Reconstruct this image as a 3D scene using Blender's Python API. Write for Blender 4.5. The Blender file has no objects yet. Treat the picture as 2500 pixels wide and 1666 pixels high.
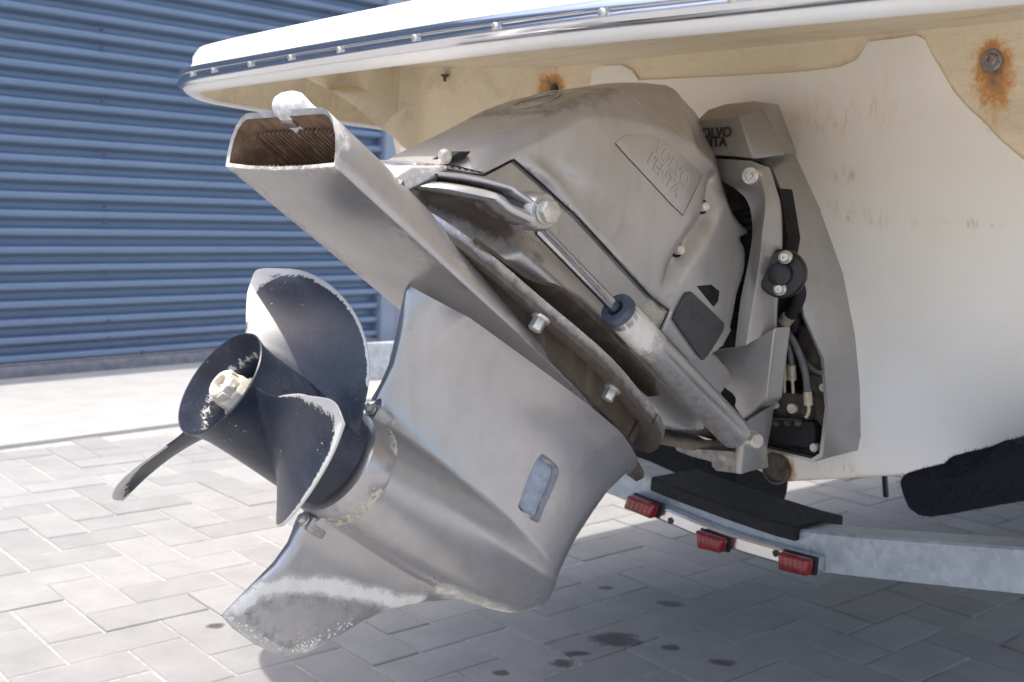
import bpy, bmesh, math, random
import numpy as np
from mathutils import Vector, Matrix
from mathutils.geometry import delaunay_2d_cdt
random.seed(7); rng = np.random.default_rng(7)
R = math.radians
scn = bpy.context.scene
COL = scn.collection

# ------------------------------------------------------------------ camera, light, exposure
CAM_H, PITCH, ROLL, FPX = 0.843, R(6.95), R(2.3), 2749.0
cam_d = bpy.data.cameras.new('camera'); cam = bpy.data.objects.new('camera', cam_d); COL.objects.link(cam)
cam_d.sensor_width = 36.0; cam_d.lens = FPX / 2500 * 36.0
cam_d.clip_start = 0.05; cam_d.clip_end = 500
cam.matrix_world = Matrix.Translation((0, 0, CAM_H)) @ Matrix.Rotation(R(90) - PITCH, 4, 'X') @ Matrix.Rotation(ROLL, 4, 'Z')
cam_d.dof.use_dof = True; cam_d.dof.focus_distance = 1.3; cam_d.dof.aperture_fstop = 9.0
scn.camera = cam

SUN_EL, SUN_AZ = R(81.5), R(-122)          # azimuth clockwise from +Y
world = bpy.data.worlds.new('World'); scn.world = world; world.use_nodes = True
wn = world.node_tree; wn.nodes.clear()
sky = wn.nodes.new('ShaderNodeTexSky'); sky.sky_type = 'NISHITA'; sky.sun_disc = False
sky.sun_elevation = SUN_EL; sky.sun_rotation = SUN_AZ
sky.air_density = 1.0; sky.dust_density = 4.0; sky.ozone_density = 0.6
bg = wn.nodes.new('ShaderNodeBackground'); bg.inputs['Strength'].default_value = 0.15
wo = wn.nodes.new('ShaderNodeOutputWorld')
wn.links.new(sky.outputs[0], bg.inputs[0]); wn.links.new(bg.outputs[0], wo.inputs[0])
sun_d = bpy.data.lights.new('sun', 'SUN'); sun_d.energy = 2.0; sun_d.angle = R(0.53); sun_d.color = (1, 0.945, 0.86)
sun = bpy.data.objects.new('sun', sun_d); COL.objects.link(sun)
sdir = Vector((math.sin(SUN_AZ) * math.cos(SUN_EL), math.cos(SUN_AZ) * math.cos(SUN_EL), math.sin(SUN_EL)))
sun.rotation_euler = sdir.to_track_quat('Z', 'Y').to_euler(); sun.location = (0, 0, 8)
scn.view_settings.view_transform = 'Standard'; scn.view_settings.look = 'None'
scn.view_settings.exposure = 1.33; scn.view_settings.gamma = 1.0
scn.view_settings.use_curve_mapping = False

# ------------------------------------------------------------------ survey frames
# drive frame: a = forward along the propeller shaft, u = up the leg, s = to starboard
cp, sp, cr, sr = math.cos(PITCH), math.sin(PITCH), math.cos(ROLL), math.sin(ROLL)
CP = np.array([0, 0, CAM_H])
def ray(x, y):
    p = x - 1250; q = y - 833
    u = (cr * p + sr * q) / FPX; v = (sr * p - cr * q) / FPX
    return np.array([u, cp + v * sp, -sp + v * cp])
F = np.array([0.62782381, 0.51882541, -0.5802219]); S = np.array([0.63701889, -0.77084819, 0.0]); U = np.cross(S, F)
H0 = np.array([-0.29848063, 1.14, 0.64874593])
B = np.array([F[0], F[1], 0]); B /= np.linalg.norm(B)
Zv = np.array([0, 0, 1.0])
def D(a, u, s): return H0 + a * F + u * U + s * S              # drive frame -> world
def BT(bx, s, z):                                              # boat frame -> world
    p = H0 + bx * B + s * S; p[2] = z; return p
T12 = math.tan(R(12))
def TR(s, z, off=0.0): return BT(0.946 - (z - 0.423) * T12 - off, s, z)   # raked transom plane
CROP = {'A': (0, 0, 2.353), 'B': (900, 100, 2.941), 'C': (1500, 0, 2.353), 'D': (1400, 500, 2.941), 'E': (200, 600, 2.941),
        'G': (900, 500, 2.941), 'H': (500, 1000, 2.353), 'I': (1400, 900, 2.139), 'J': (0, 800, 2.353), 'K': (400, 200, 3.361),
        'L': (1700, 700, 3.136), 'M': (1480, 900, 5.226), 'P': (0, 0, 0.9412)}
def rc(c, x, y): ox, oy, k = CROP[c]; return ray(ox + x / k, oy + y / k)
def hitp(r, p0, n): return CP + r * (((p0 - CP) @ n) / (r @ n))
def onS(c, x, y, s):                                           # sight a mark on the plane s=const -> (a, u)
    q = hitp(rc(c, x, y), H0 + s * S, S) - H0; return (q @ F, q @ U)
def onU(c, x, y, u): q = hitp(rc(c, x, y), H0 + u * U, U) - H0; return (q @ F, q @ S)
def onA(c, x, y, a): q = hitp(rc(c, x, y), H0 + a * F, F) - H0; return (q @ U, q @ S)
def wS(c, x, y, s): return hitp(rc(c, x, y), H0 + s * S, S)
def wB(c, x, y, bx): return hitp(rc(c, x, y), H0 + bx * B, B)
TN = np.array([B[0], B[1], T12])
def wT(c, x, y, off=0.0): return hitp(rc(c, x, y), TR(0, 0.423, off), TN)
def wZ(c, x, y, z): return hitp(rc(c, x, y), np.array([0, 0, z]), Zv)
def cr2(c, pts, fn, *a): return [fn(c, x, y, *a) for x, y in pts]

# ------------------------------------------------------------------ materials
def mat(name):
    m = bpy.data.materials.new(name); m.use_nodes = True; nt = m.node_tree
    return m, nt, nt.nodes['Principled BSDF']
def N(nt, t, **k):
    n = nt.nodes.new(t)
    for a, b in k.items():
        if a.startswith('i_'): n.inputs[a[2:].replace('_', ' ')].default_value = b
        else: setattr(n, a, b)
    return n
def pos(nt): return nt.nodes.new('ShaderNodeNewGeometry').outputs['Position']
def noise(nt, scale, detail=4, rough=0.6, vec=None, dist=0.0):
    n = N(nt, 'ShaderNodeTexNoise'); n.inputs['Scale'].default_value = scale; n.inputs['Detail'].default_value = detail
    n.inputs['Roughness'].default_value = rough; n.inputs['Distortion'].default_value = dist
    nt.links.new(vec if vec is not None else pos(nt), n.inputs['Vector']); return n.outputs['Fac']
def ramp(nt, fac, *stops):
    n = N(nt, 'ShaderNodeValToRGB'); e = n.color_ramp.elements
    while len(e) < len(stops): e.new(0.5)
    for el, (p, c) in zip(e, stops):
        el.position = p; el.color = (*c, 1) if isinstance(c, tuple) else (c, c, c, 1)
    nt.links.new(fac, n.inputs[0]); return n.outputs[0]
def mix(nt, fac, a, b, mode='MIX'):
    n = N(nt, 'ShaderNodeMix', data_type='RGBA', blend_type=mode); n.clamp_factor = True
    for sock, v in ((n.inputs[0], fac), (n.inputs[6], a), (n.inputs[7], b)):
        if isinstance(v, (int, float)): sock.default_value = v
        elif isinstance(v, tuple): sock.default_value = (*v, 1)
        else: nt.links.new(v, sock)
    return n.outputs[2]
def mth(nt, op, a, b=0.0, clamp=False):
    n = N(nt, 'ShaderNodeMath', operation=op); n.use_clamp = clamp
    for sock, v in zip(n.inputs, (a, b)):
        if isinstance(v, (int, float)): sock.default_value = v
        else: nt.links.new(v, sock)
    return n.outputs[0]
def attr(nt, name): return N(nt, 'ShaderNodeAttribute', attribute_name=name).outputs['Fac']
def bump(nt, bsdf, h, strength=0.3, dist=0.002):
    b = N(nt, 'ShaderNodeBump'); b.inputs['Strength'].default_value = strength; b.inputs['Distance'].default_value = dist
    nt.links.new(h, b.inputs['Height']); nt.links.new(b.outputs[0], bsdf.inputs['Normal'])
def lin(bsdf, nt, sock, v):
    if isinstance(v, (int, float)): bsdf.inputs[sock].default_value = v
    elif isinstance(v, tuple): bsdf.inputs[sock].default_value = (*v, 1)
    else: nt.links.new(v, bsdf.inputs[sock])
MAT = {}
def simple(name, col, rough=0.5, metal=0.0, var=0.25, scale=30, bumps=0.0, bscale=200, spec=0.5, rvar=0.1):
    m, nt, b = mat(name)
    f = noise(nt, scale, 5)
    c2 = tuple(max(0, x * (1 - var)) for x in col); c3 = tuple(min(1, x * (1 + var)) for x in col)
    lin(b, nt, 'Base Color', ramp(nt, f, (0.3, c2), (0.7, c3)))
    lin(b, nt, 'Roughness', ramp(nt, noise(nt, scale * 2.3, 3), (0.3, max(0, rough - rvar)), (0.7, min(1, rough + rvar))))
    b.inputs['Metallic'].default_value = metal; b.inputs['Specular IOR Level'].default_value = spec
    if bumps: bump(nt, b, noise(nt, bscale, 3), bumps, 0.001)
    MAT[name] = m; return m

def vec_scaled(nt, sc, axis_rows=None):
    """world position expressed in rotated axes and scaled (for streaks along the drive)"""
    p = pos(nt); outs = []
    comb = N(nt, 'ShaderNodeCombineXYZ')
    for i, ax in enumerate(axis_rows if axis_rows is not None else np.eye(3)):
        d = N(nt, 'ShaderNodeVectorMath', operation='DOT_PRODUCT'); nt.links.new(p, d.inputs[0]); d.inputs[1].default_value = tuple(ax)
        m_ = mth(nt, 'MULTIPLY', d.outputs['Value'], sc[i]); nt.links.new(m_, comb.inputs[i])
    return comb.outputs[0]
DR = (F, S, U)

def drive_paint(name, base, rough=0.4, metal=0.45, grime_base=0.0):
    m, nt, b = mat(name)
    big = noise(nt, 14, 4); fine = noise(nt, 420, 3, 0.7); mid = noise(nt, 75, 6, 0.65)
    streak = noise(nt, 1, 4, 0.6, vec_scaled(nt, (25, 160, 160), DR))
    c = ramp(nt, big, (0.3, tuple(x * 0.93 for x in base)), (0.7, tuple(x * 1.05 for x in base)))
    c = mix(nt, ramp(nt, streak, (0.62, 0.0), (0.8, 0.25)), c, tuple(x * 0.7 for x in base))
    c = mix(nt, ramp(nt, noise(nt, 26, 2, 0.5), (0.52, 0.0), (0.8, 0.16)), c, (0.24, 0.19, 0.14))
    ud_ = mth(nt, 'MULTIPLY', attr(nt, 'under_dark'), ramp(nt, noise(nt, 18, 5, 0.7), (0.2, 0.75), (0.7, 1.0)))  # per-vertex darkening, set on the plate underside
    c = mix(nt, ud_, c, (0.215, 0.205, 0.20))
    # grime: brown film gathered in recesses, and shade painted under the tilt arm (per-vertex amount), broken by noise
    g = mth(nt, 'ADD', mth(nt, 'ADD', attr(nt, 'grime_shade'), grime_base), mth(nt, 'MULTIPLY', mth(nt, 'SUBTRACT', mid, 0.5), 0.9))
    gm = mth(nt, 'MULTIPLY', ramp(nt, g, (0.3, 0.0), (0.8, 0.92)), ramp(nt, mth(nt, 'ADD', attr(nt, 'grime_shade'), grime_base), (0.0, 0.0), (0.1, 1.0)))
    c = mix(nt, gm, c, mix(nt, noise(nt, 160, 3), (0.03, 0.022, 0.016), (0.10, 0.07, 0.045)))
    # fouling crust: yellowish specks
    cf = mth(nt, 'ADD', attr(nt, 'crust'), mth(nt, 'MULTIPLY', mth(nt, 'SUBTRACT', noise(nt, 190, 5, 0.75), 0.5), 2.6))
    cm = ramp(nt, cf, (0.6, 0.0), (0.68, 1.0))
    cm = mth(nt, 'MULTIPLY', cm, ramp(nt, attr(nt, 'crust'), (0.02, 0.0), (0.1, 1.0)))
    c = mix(nt, cm, c, mix(nt, fine, (0.5, 0.43, 0.27), (0.72, 0.68, 0.55)))
    # worn to primer / bare alloy: per-vertex amount with ragged edge
    wn_ = mth(nt, 'ADD', mth(nt, 'MULTIPLY', mth(nt, 'SUBTRACT', noise(nt, 80, 8, 0.75), 0.5), 1.1), mth(nt, 'MULTIPLY', mth(nt, 'SUBTRACT', noise(nt, 420, 3, 0.7), 0.5), 0.5))
    w = mth(nt, 'ADD', attr(nt, 'wear'), wn_)
    gate = ramp(nt, attr(nt, 'wear'), (0.02, 0.0), (0.12, 1.0))
    w1 = mth(nt, 'MULTIPLY', ramp(nt, w, (0.36, 0.0), (0.60, 0.75)), gate)
    c = mix(nt, w1, c, (0.50, 0.47, 0.42))
    wm = mth(nt, 'MULTIPLY', ramp(nt, w, (0.58, 0.0), (0.80, 1.0)), gate)
    c = mix(nt, wm, c, mix(nt, mid, (0.66, 0.62, 0.54), (0.82, 0.80, 0.76)))
    wm = mth(nt, 'MAXIMUM', wm, w1)
    run = noise(nt, 1, 2, 0.5, vec_scaled(nt, (45, 45, 5)))
    c = mix(nt, ramp(nt, run, (0.52, 0.0), (0.75, 0.20)), c, (0.30, 0.26, 0.21))
    # hair scratches
    lin(b, nt, 'Base Color', c)
    cov = mth(nt, 'MAXIMUM', mth(nt, 'MAXIMUM', gm, cm), wm)
    lin(b, nt, 'Metallic', mth(nt, 'MULTIPLY', mth(nt, 'SUBTRACT', 1.0, cov), metal))
    lin(b, nt, 'Roughness', mth(nt, 'ADD', mth(nt, 'MULTIPLY', cov, 0.35), ramp(nt, noise(nt, 11, 3, 0.5), (0.3, rough - 0.03), (0.7, rough + 0.05))))
    hgt = mth(nt, 'ADD', mth(nt, 'MULTIPLY', noise(nt, 120, 3, 0.5), 0.10), mth(nt, 'MULTIPLY', mth(nt, 'ADD', cm, wm), 0.35))
    bump(nt, b, hgt, 0.25, 0.0006)
    MAT[name] = m; return m
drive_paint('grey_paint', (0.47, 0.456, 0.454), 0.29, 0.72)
drive_paint('cowl_paint', (0.53, 0.51, 0.50), 0.33, 0.5)
drive_paint('shield_paint', (0.43, 0.412, 0.40), 0.33, 0.55)
drive_paint('hood_paint', (0.27, 0.25, 0.235), 0.33, 0.5)
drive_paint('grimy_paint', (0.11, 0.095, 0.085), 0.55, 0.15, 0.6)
drive_paint('bright_paint', (0.5, 0.49, 0.48), 0.3, 0.7)

def m_prop():
    m, nt, b = mat('prop_paint')
    mid = noise(nt, 60, 5); fine = noise(nt, 350, 4, 0.75)
    c = ramp(nt, mid, (0.3, (0.014, 0.018, 0.030)), (0.7, (0.026, 0.034, 0.056)))
    c = mix(nt, ramp(nt, mth(nt, 'MULTIPLY', fine, mth(nt, 'ADD', 0.55, noise(nt, 22, 5, 0.7))), (0.58, 0.0), (0.9, 0.5)), c, (0.16, 0.165, 0.18))
    c = mix(nt, ramp(nt, noise(nt, 230, 2), (0.735, 0.0), (0.75, 0.9)), c, (0.6, 0.6, 0.6))
    w = mth(nt, 'ADD', attr(nt, 'wear'), mth(nt, 'MULTIPLY', mth(nt, 'SUBTRACT', noise(nt, 1, 8, 0.8, vec_scaled(nt, (110, 260, 110), DR)), 0.5), 1.5))
    wm = ramp(nt, w, (0.5, 0.0), (0.54, 1.0))
    wm = mth(nt, 'MULTIPLY', wm, ramp(nt, attr(nt, 'wear'), (0.02, 0.0), (0.1, 1.0)))
    c = mix(nt, wm, c, mix(nt, mid, (0.46, 0.44, 0.41), (0.68, 0.66, 0.63)))
    lin(b, nt, 'Base Color', c); lin(b, nt, 'Roughness', mth(nt, 'ADD', 0.31, mth(nt, 'MULTIPLY', fine, 0.14)))
    b.inputs['Specular IOR Level'].default_value = 0.55
    bump(nt, b, mth(nt, 'ADD', fine, wm), 0.15, 0.0005); MAT['prop_paint'] = m
m_prop()
simple('anode_zinc', (0.68, 0.67, 0.66), 0.8, 0.1, 0.25, 150, 0.8, 260)
simple('bolt_steel', (0.62, 0.59, 0.53), 0.38, 0.7, 0.2, 120, 0.15)
simple('nut_bronze', (0.70, 0.645, 0.54), 0.5, 0.15, 0.22, 90, 0.3, 300)
simple('washer_steel', (0.30, 0.28, 0.26), 0.45, 0.6, 0.35, 160, 0.3)
simple('chrome', (0.70, 0.705, 0.72), 0.17, 1.0, 0.05, 8, rvar=0.04)
simple('rod_steel', (0.55, 0.55, 0.56), 0.16, 1.0, 0.1, 40)
simple('black_rubber', (0.012, 0.012, 0.015), 0.7, 0, 0.35, 60, 0.4, 300)
simple('blue_rubber', (0.07, 0.085, 0.12), 0.5, 0, 0.3, 80, 0.2)
simple('pad_rubber', (0.075, 0.075, 0.078), 0.75, 0, 0.25, 50, 0.3, 400)
simple('dark_gap', (0.012, 0.011, 0.01), 0.9, 0, 0.5, 30)
simple('dirty_casting', (0.075, 0.062, 0.05), 0.8, 0, 0.6, 70, 0.6, 150)
simple('hose_grey', (0.12, 0.12, 0.125), 0.5, 0, 0.3, 60)
simple('hose_brown', (0.2, 0.16, 0.125), 0.7, 0, 0.4, 60, 0.3)
simple('ferrule', (0.5, 0.43, 0.33), 0.45, 0.3, 0.25, 90)
simple('intake_blue', (0.33, 0.37, 0.44), 0.45, 0.2, 0.2, 90)
simple('carpet', (0.011, 0.012, 0.017), 0.95, 0, 0.5, 400, 1.0, 900, 0.2)
simple('badge_black', (0.015, 0.014, 0.014), 0.6)
simple('black_plastic', (0.012, 0.012, 0.014), 0.4)
simple('tyre_black', (0.016, 0.016, 0.018), 0.85, 0, 0.3, 40, 0.2)

def m_exhaust():
    m, nt, b = mat('exhaust_brown')
    c = ramp(nt, noise(nt, 60, 6, 0.7), (0.25, (0.06, 0.035, 0.02)), (0.55, (0.21, 0.13, 0.08)), (0.8, (0.36, 0.24, 0.15)))
    lin(b, nt, 'Base Color', c); b.inputs['Roughness'].default_value = 0.75
    bump(nt, b, noise(nt, 200, 4), 0.4, 0.001); MAT['exhaust_brown'] = m
m_exhaust()
def m_gel(name, base, dirt, tan=0.0):
    m, nt, b = mat(name)
    big = noise(nt, 5, 5, 0.65); mid = noise(nt, 28, 5, 0.6)
    run = noise(nt, 1, 4, 0.6, vec_scaled(nt, (30, 30, 4)))
    c = ramp(nt, big, (0.35, base), (0.75, tuple(x * y for x, y in zip(base, (0.97, 0.93, 0.85)))))
    # yellow film grows towards the top of the transom (height above ground)
    sz = N(nt, 'ShaderNodeSeparateXYZ'); nt.links.new(pos(nt), sz.inputs[0])
    ht = N(nt, 'ShaderNodeMapRange'); nt.links.new(sz.outputs[2], ht.inputs[0])
    ht.inputs[1].default_value = 0.62; ht.inputs[2].default_value = 1.05; ht.inputs[3].default_value = 0.0; ht.inputs[4].default_value = 0.75
    f = mth(nt, 'MULTIPLY', mth(nt, 'ADD', ht.outputs[0], tan), ramp(nt, run, (0.25, 0.55), (0.7, 1.0)))
    c = mix(nt, f, c, dirt)
    c = mix(nt, ramp(nt, noise(nt, 90, 5, 0.7), (0.66, 0.0), (0.78, 0.3)), c, (0.22, 0.17, 0.11))
    if tan > 0.4: c = mix(nt, ramp(nt, noise(nt, 1, 6, 0.75, vec_scaled(nt, (4, 22, 14), (S, B, Zv)), 0.8), (0.48, 0.0), (0.72, 0.5)), c, (0.48, 0.37, 0.23))
    # scuffs: grey smudges and yellow runs on the flat of the transom
    sc = noise(nt, 1, 6, 0.75, vec_scaled(nt, (60, 60, 14)), 1.2)
    for (pt, rw, rh, amt, colr) in SCUFF:
        d = N(nt, 'ShaderNodeVectorMath', operation='SUBTRACT'); nt.links.new(pos(nt), d.inputs[0]); d.inputs[1].default_value = tuple(pt)
        dd = N(nt, 'ShaderNodeVectorMath', operation='DOT_PRODUCT'); nt.links.new(d.outputs[0], dd.inputs[0]); dd.inputs[1].default_value = tuple(S / rw)
        d3 = N(nt, 'ShaderNodeVectorMath', operation='DOT_PRODUCT'); nt.links.new(d.outputs[0], d3.inputs[0]); d3.inputs[1].default_value = (0, 0, 1 / rh)
        rr = mth(nt, 'ADD', mth(nt, 'ABSOLUTE', dd.outputs['Value']), mth(nt, 'ABSOLUTE', d3.outputs['Value']))
        k = mth(nt, 'MULTIPLY', mth(nt, 'SUBTRACT', 1.0, rr, True), ramp(nt, sc, (0.5, 0.0), (0.68, 1.0)))
        c = mix(nt, mth(nt, 'MULTIPLY', k, amt), c, colr)
    # rust weeping from fasteners: marks fixed on the hull
    for (pt, r0, r1, drop) in RUST:
        d = N(nt, 'ShaderNodeVectorMath', operation='SUBTRACT'); nt.links.new(pos(nt), d.inputs[0]); d.inputs[1].default_value = tuple(pt)
        s3 = N(nt, 'ShaderNodeSeparateXYZ'); nt.links.new(d.outputs[0], s3.inputs[0])
        dd = N(nt, 'ShaderNodeVectorMath', operation='DOT_PRODUCT'); nt.links.new(d.outputs[0], dd.inputs[0]); dd.inputs[1].default_value = tuple(S)
        lat = mth(nt, 'MULTIPLY', dd.outputs['Value'], 1.0)
        zz = s3.outputs[2]
        zneg = mth(nt, 'MAXIMUM', mth(nt, 'MULTIPLY', zz, -1.0), 0.0)
        zpos = mth(nt, 'MAXIMUM', zz, 0.0)
        zeff = mth(nt, 'ADD', zpos, mth(nt, 'MULTIPLY', zneg, r0 / drop))
        rr = mth(nt, 'SQRT', mth(nt, 'ADD', mth(nt, 'MULTIPLY', lat, lat), mth(nt, 'MULTIPLY', zeff, zeff)))
        k = mth(nt, 'SUBTRACT', 1.0, mth(nt, 'DIVIDE', rr, r1))
        k = mth(nt, 'ADD', k, mth(nt, 'MULTIPLY', mth(nt, 'SUBTRACT', noise(nt, 70, 5, 0.7), 0.5), 1.1))
        c = mix(nt, ramp(nt, k, (0.1, 0.0), (0.45, 0.85)), c, ramp(nt, k, (0.1, (0.72, 0.42, 0.14)), (0.45, (0.60, 0.24, 0.04)), (0.85, (0.12, 0.045, 0.015))))
    lin(b, nt, 'Base Color', c)
    b.inputs['Roughness'].default_value = 0.3 if tan < 0.5 else 0.6
    hair = noise(nt, 130, 2, 0.5, None, 2.5)
    if tan > 0.5: bump(nt, b, hair, 0.55, 0.003)
    else: bump(nt, b, mid, 0.05, 0.002)
    MAT[name] = m
SCUFF = [(wT('C', 1330, 1200), 0.045, 0.025, 0.9, (0.30, 0.28, 0.25)), (wT('C', 1560, 1260), 0.10, 0.02, 0.7, (0.34, 0.32, 0.29)), (wT('C', 1330, 1010), 0.05, 0.02, 0.8, (0.45, 0.42, 0.36)),
         (wT('C', 1250, 680), 0.10, 0.06, 0.9, (0.70, 0.55, 0.33)), (wT('C', 1540, 620), 0.08, 0.06, 0.8, (0.72, 0.58, 0.36)), (wT('C', 2080, 1290), 0.05, 0.01, 1.2, (0.40, 0.36, 0.30)), (TR(0.12, 0.47), 0.2, 0.03, 0.9, (0.66, 0.48, 0.24)), (TR(-0.1, 0.97), 0.3, 0.05, 0.7, (0.7, 0.55, 0.33))]
RUST = [(TR(0.362, 1.036), 0.03, 0.034, 0.075), (TR(-0.428, 1.043), 0.03, 0.040, 0.05), (TR(0.0, 0.447), 0.03, 0.05, 0.06)]
m_gel('gelcoat_white', (0.90, 0.89, 0.87), (0.87, 0.80, 0.67))
m_gel('raw_fibreglass', (0.90, 0.84, 0.72), (0.82, 0.70, 0.50), 0.55)
RUST = []
m_gel('deck_white', (0.82, 0.82, 0.81), (0.8, 0.78, 0.74), -0.3)

def m_galv():
    m, nt, b = mat('galvanised')
    v = N(nt, 'ShaderNodeTexVoronoi'); v.inputs['Scale'].default_value = 85; nt.links.new(vec_scaled(nt, (1, 1, 1)), v.inputs['Vector'])
    v2 = noise(nt, 26, 5, 0.7)
    f = mth(nt, 'ADD', mth(nt, 'MULTIPLY', v.outputs['Color'], 0.3), mth(nt, 'MULTIPLY', v2, 0.75))
    lin(b, nt, 'Base Color', ramp(nt, f, (0.2, (0.3, 0.34, 0.38)), (0.55, (0.46, 0.5, 0.54)), (0.85, (0.62, 0.65, 0.68))))
    b.inputs['Metallic'].default_value = 0.35
    lin(b, nt, 'Roughness', ramp(nt, f, (0.2, 0.35), (0.8, 0.6))); MAT['galvanised'] = m
m_galv()
def m_lens():
    m, nt, b = mat('red_lens')
    lin(b, nt, 'Base Color', ramp(nt, noise(nt, 40, 2), (0.3, (0.16, 0.004, 0.008)), (0.7, (0.3, 0.01, 0.015))))
    b.inputs['Roughness'].default_value = 0.12; b.inputs['Coat Weight'].default_value = 0.6
    MAT['red_lens'] = m
m_lens()
def m_wall():
    m, nt, b = mat('blue_cladding')
    lin(b, nt, 'Base Color', ramp(nt, noise(nt, 2.0, 5), (0.3, (0.15, 0.205, 0.295)), (0.7, (0.172, 0.232, 0.328))))
    lin(b, nt, 'Roughness', ramp(nt, noise(nt, 9, 4), (0.3, 0.3), (0.7, 0.42)))
    b.inputs['Metallic'].default_value = 0.15; MAT['blue_cladding'] = m
m_wall()
simple('trim_blue', (0.25, 0.29, 0.37), 0.45, 0.1, 0.08, 4)
simple('screw_dark', (0.07, 0.085, 0.12), 0.6)
simple('plinth_grey', (0.2, 0.2, 0.22), 0.9, 0, 0.25, 30, 0.3)

def m_paver():
    m, nt, b = mat('paver_concrete')
    rnd = N(nt, 'ShaderNodeObjectInfo').outputs['Random']
    t = mth(nt, 'ADD', mth(nt, 'MULTIPLY', mth(nt, 'SUBTRACT', rnd, 0.5), 0.17), attr(nt, 'tone'))
    grit = noise(nt, 380, 4, 0.8); cloud = noise(nt, 9, 5, 0.65)
    c = ramp(nt, cloud, (0.3, (0.238, 0.238, 0.238)), (0.7, (0.305, 0.304, 0.302)))
    c = mix(nt, ramp(nt, grit, (0.35, 0.45), (0.6, 0.0)), c, (0.2, 0.195, 0.19))
    c = mix(nt, ramp(nt, grit, (0.62, 0.0), (0.75, 0.4)), c, (0.5, 0.48, 0.46))
    c = mix(nt, ramp(nt, noise(nt, 26, 5, 0.7), (0.6, 0.0), (0.75, 0.3)), c, (0.2, 0.19, 0.18))
    hs = N(nt, 'ShaderNodeHueSaturation'); nt.links.new(c, hs.inputs['Color']); nt.links.new(mth(nt, 'ADD', 1.0, t), hs.inputs['Value']); c = hs.outputs[0]
    # oil / water drips: dark stains fixed on the paving
    stain = None
    for (pt, rx, ry) in STAINS:
        d = N(nt, 'ShaderNodeVectorMath', operation='SUBTRACT'); nt.links.new(pos(nt), d.inputs[0]); d.inputs[1].default_value = tuple(pt)
        s1 = N(nt, 'ShaderNodeVectorMath', operation='DOT_PRODUCT'); nt.links.new(d.outputs[0], s1.inputs[0]); s1.inputs[1].default_value = tuple(np.array([1, 0.12, 0]) / rx)
        s2 = N(nt, 'ShaderNodeVectorMath', operation='DOT_PRODUCT'); nt.links.new(d.outputs[0], s2.inputs[0]); s2.inputs[1].default_value = tuple(np.array([-0.12, 1, 0]) / ry)
        rr = mth(nt, 'SQRT', mth(nt, 'ADD', mth(nt, 'POWER', mth(nt, 'ABSOLUTE', s1.outputs['Value']), 2), mth(nt, 'POWER', mth(nt, 'ABSOLUTE', s2.outputs['Value']), 2)))
        k = mth(nt, 'ADD', mth(nt, 'SUBTRACT', 1.0, rr), mth(nt, 'MULTIPLY', mth(nt, 'SUBTRACT', noise(nt, 34, 3, 0.6), 0.5), 1.5))
        stain = k if stain is None else mth(nt, 'MAXIMUM', stain, k)
    sm = ramp(nt, stain, (-0.0, 0.0), (0.10, 0.45), (0.4, 0.85))
    c = mix(nt, sm, c, (0.045, 0.038, 0.032))
    lin(b, nt, 'Base Color', c); lin(b, nt, 'Roughness', mth(nt, 'SUBTRACT', 0.88, mth(nt, 'MULTIPLY', sm, 0.3)))
    bump(nt, b, mth(nt, 'ADD', grit, mth(nt, 'MULTIPLY', cloud, 2)), 0.35, 0.0015); MAT['paver_concrete'] = m
def gp(x, y): return wZ('P', x, y, 0.0)
STAINS = [(gp(1415, 1472), 0.055, 0.04), (gp(1290, 1523), 0.026, 0.02), (gp(1325, 1503), 0.035, 0.014), (gp(1150, 1549), 0.018, 0.014),
          (gp(1540, 1490), 0.022, 0.016), (gp(1660, 1522), 0.03, 0.02), (gp(1392, 1352), 0.018, 0.014), (gp(497, 1438), 0.02, 0.018), (gp(1540, 1388), 0.03, 0.02)]
m_paver()
simple('joint_sand', (0.335, 0.326, 0.312), 0.95, 0, 0.25, 60, 0.4, 300)
simple('apron_concrete', (0.33, 0.325, 0.318), 0.9, 0, 0.08, 7, 0.3, 150)

# ------------------------------------------------------------------ mesh helpers
def tagd(o, label=None, cat=None, group=None, kind=None):
    if label: o['label'] = label
    if cat: o['category'] = cat
    if group: o['group'] = group
    if kind: o['kind'] = kind
    return o
WLOC = {}
def thing(name, loc, label, cat, group=None):
    o = bpy.data.objects.new(name, None); COL.objects.link(o); o.empty_display_size = 0.1
    o.location = Vector(loc); WLOC[o] = np.array(loc, float); return tagd(o, label, cat, group)
def obj(name, V, Fc, m, parent=None, smooth=35, attrs=None, origin=None):
    V = np.array(V, float)
    org = np.array(origin, float) if origin is not None else (V.min(0) + V.max(0)) / 2
    me = bpy.data.meshes.new(name); me.from_pydata([tuple(v) for v in V - org], [], Fc); me.validate(); me.update()
    bm = bmesh.new(); bm.from_mesh(me); bmesh.ops.recalc_face_normals(bm, faces=bm.faces); bm.to_mesh(me); bm.free()
    if isinstance(m, (list, tuple)): [me.materials.append(MAT[k]) for k in m]
    else: me.materials.append(MAT[m])
    if attrs:
        for k, arr in attrs.items():
            a = me.attributes.new(k, 'FLOAT', 'POINT'); a.data.foreach_set('value', np.asarray(arr, np.float32))
    me.polygons.foreach_set('use_smooth', [True] * len(me.polygons))
    if smooth is not None and smooth < 180: me.set_sharp_from_angle(angle=R(smooth))
    o = bpy.data.objects.new(name, me); COL.objects.link(o)
    WLOC[o] = org
    if parent is not None:
        o.parent = parent; o.location = Vector(org - WLOC[parent])
    else: o.location = Vector(org)
    return o
class MB:
    def __init__(s): s.V = []; s.F = []
    def add(s, V, Fc):
        n = len(s.V); s.V += [tuple(v) for v in V]; s.F += [tuple(i + n for i in f) for f in Fc]; return s
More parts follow.
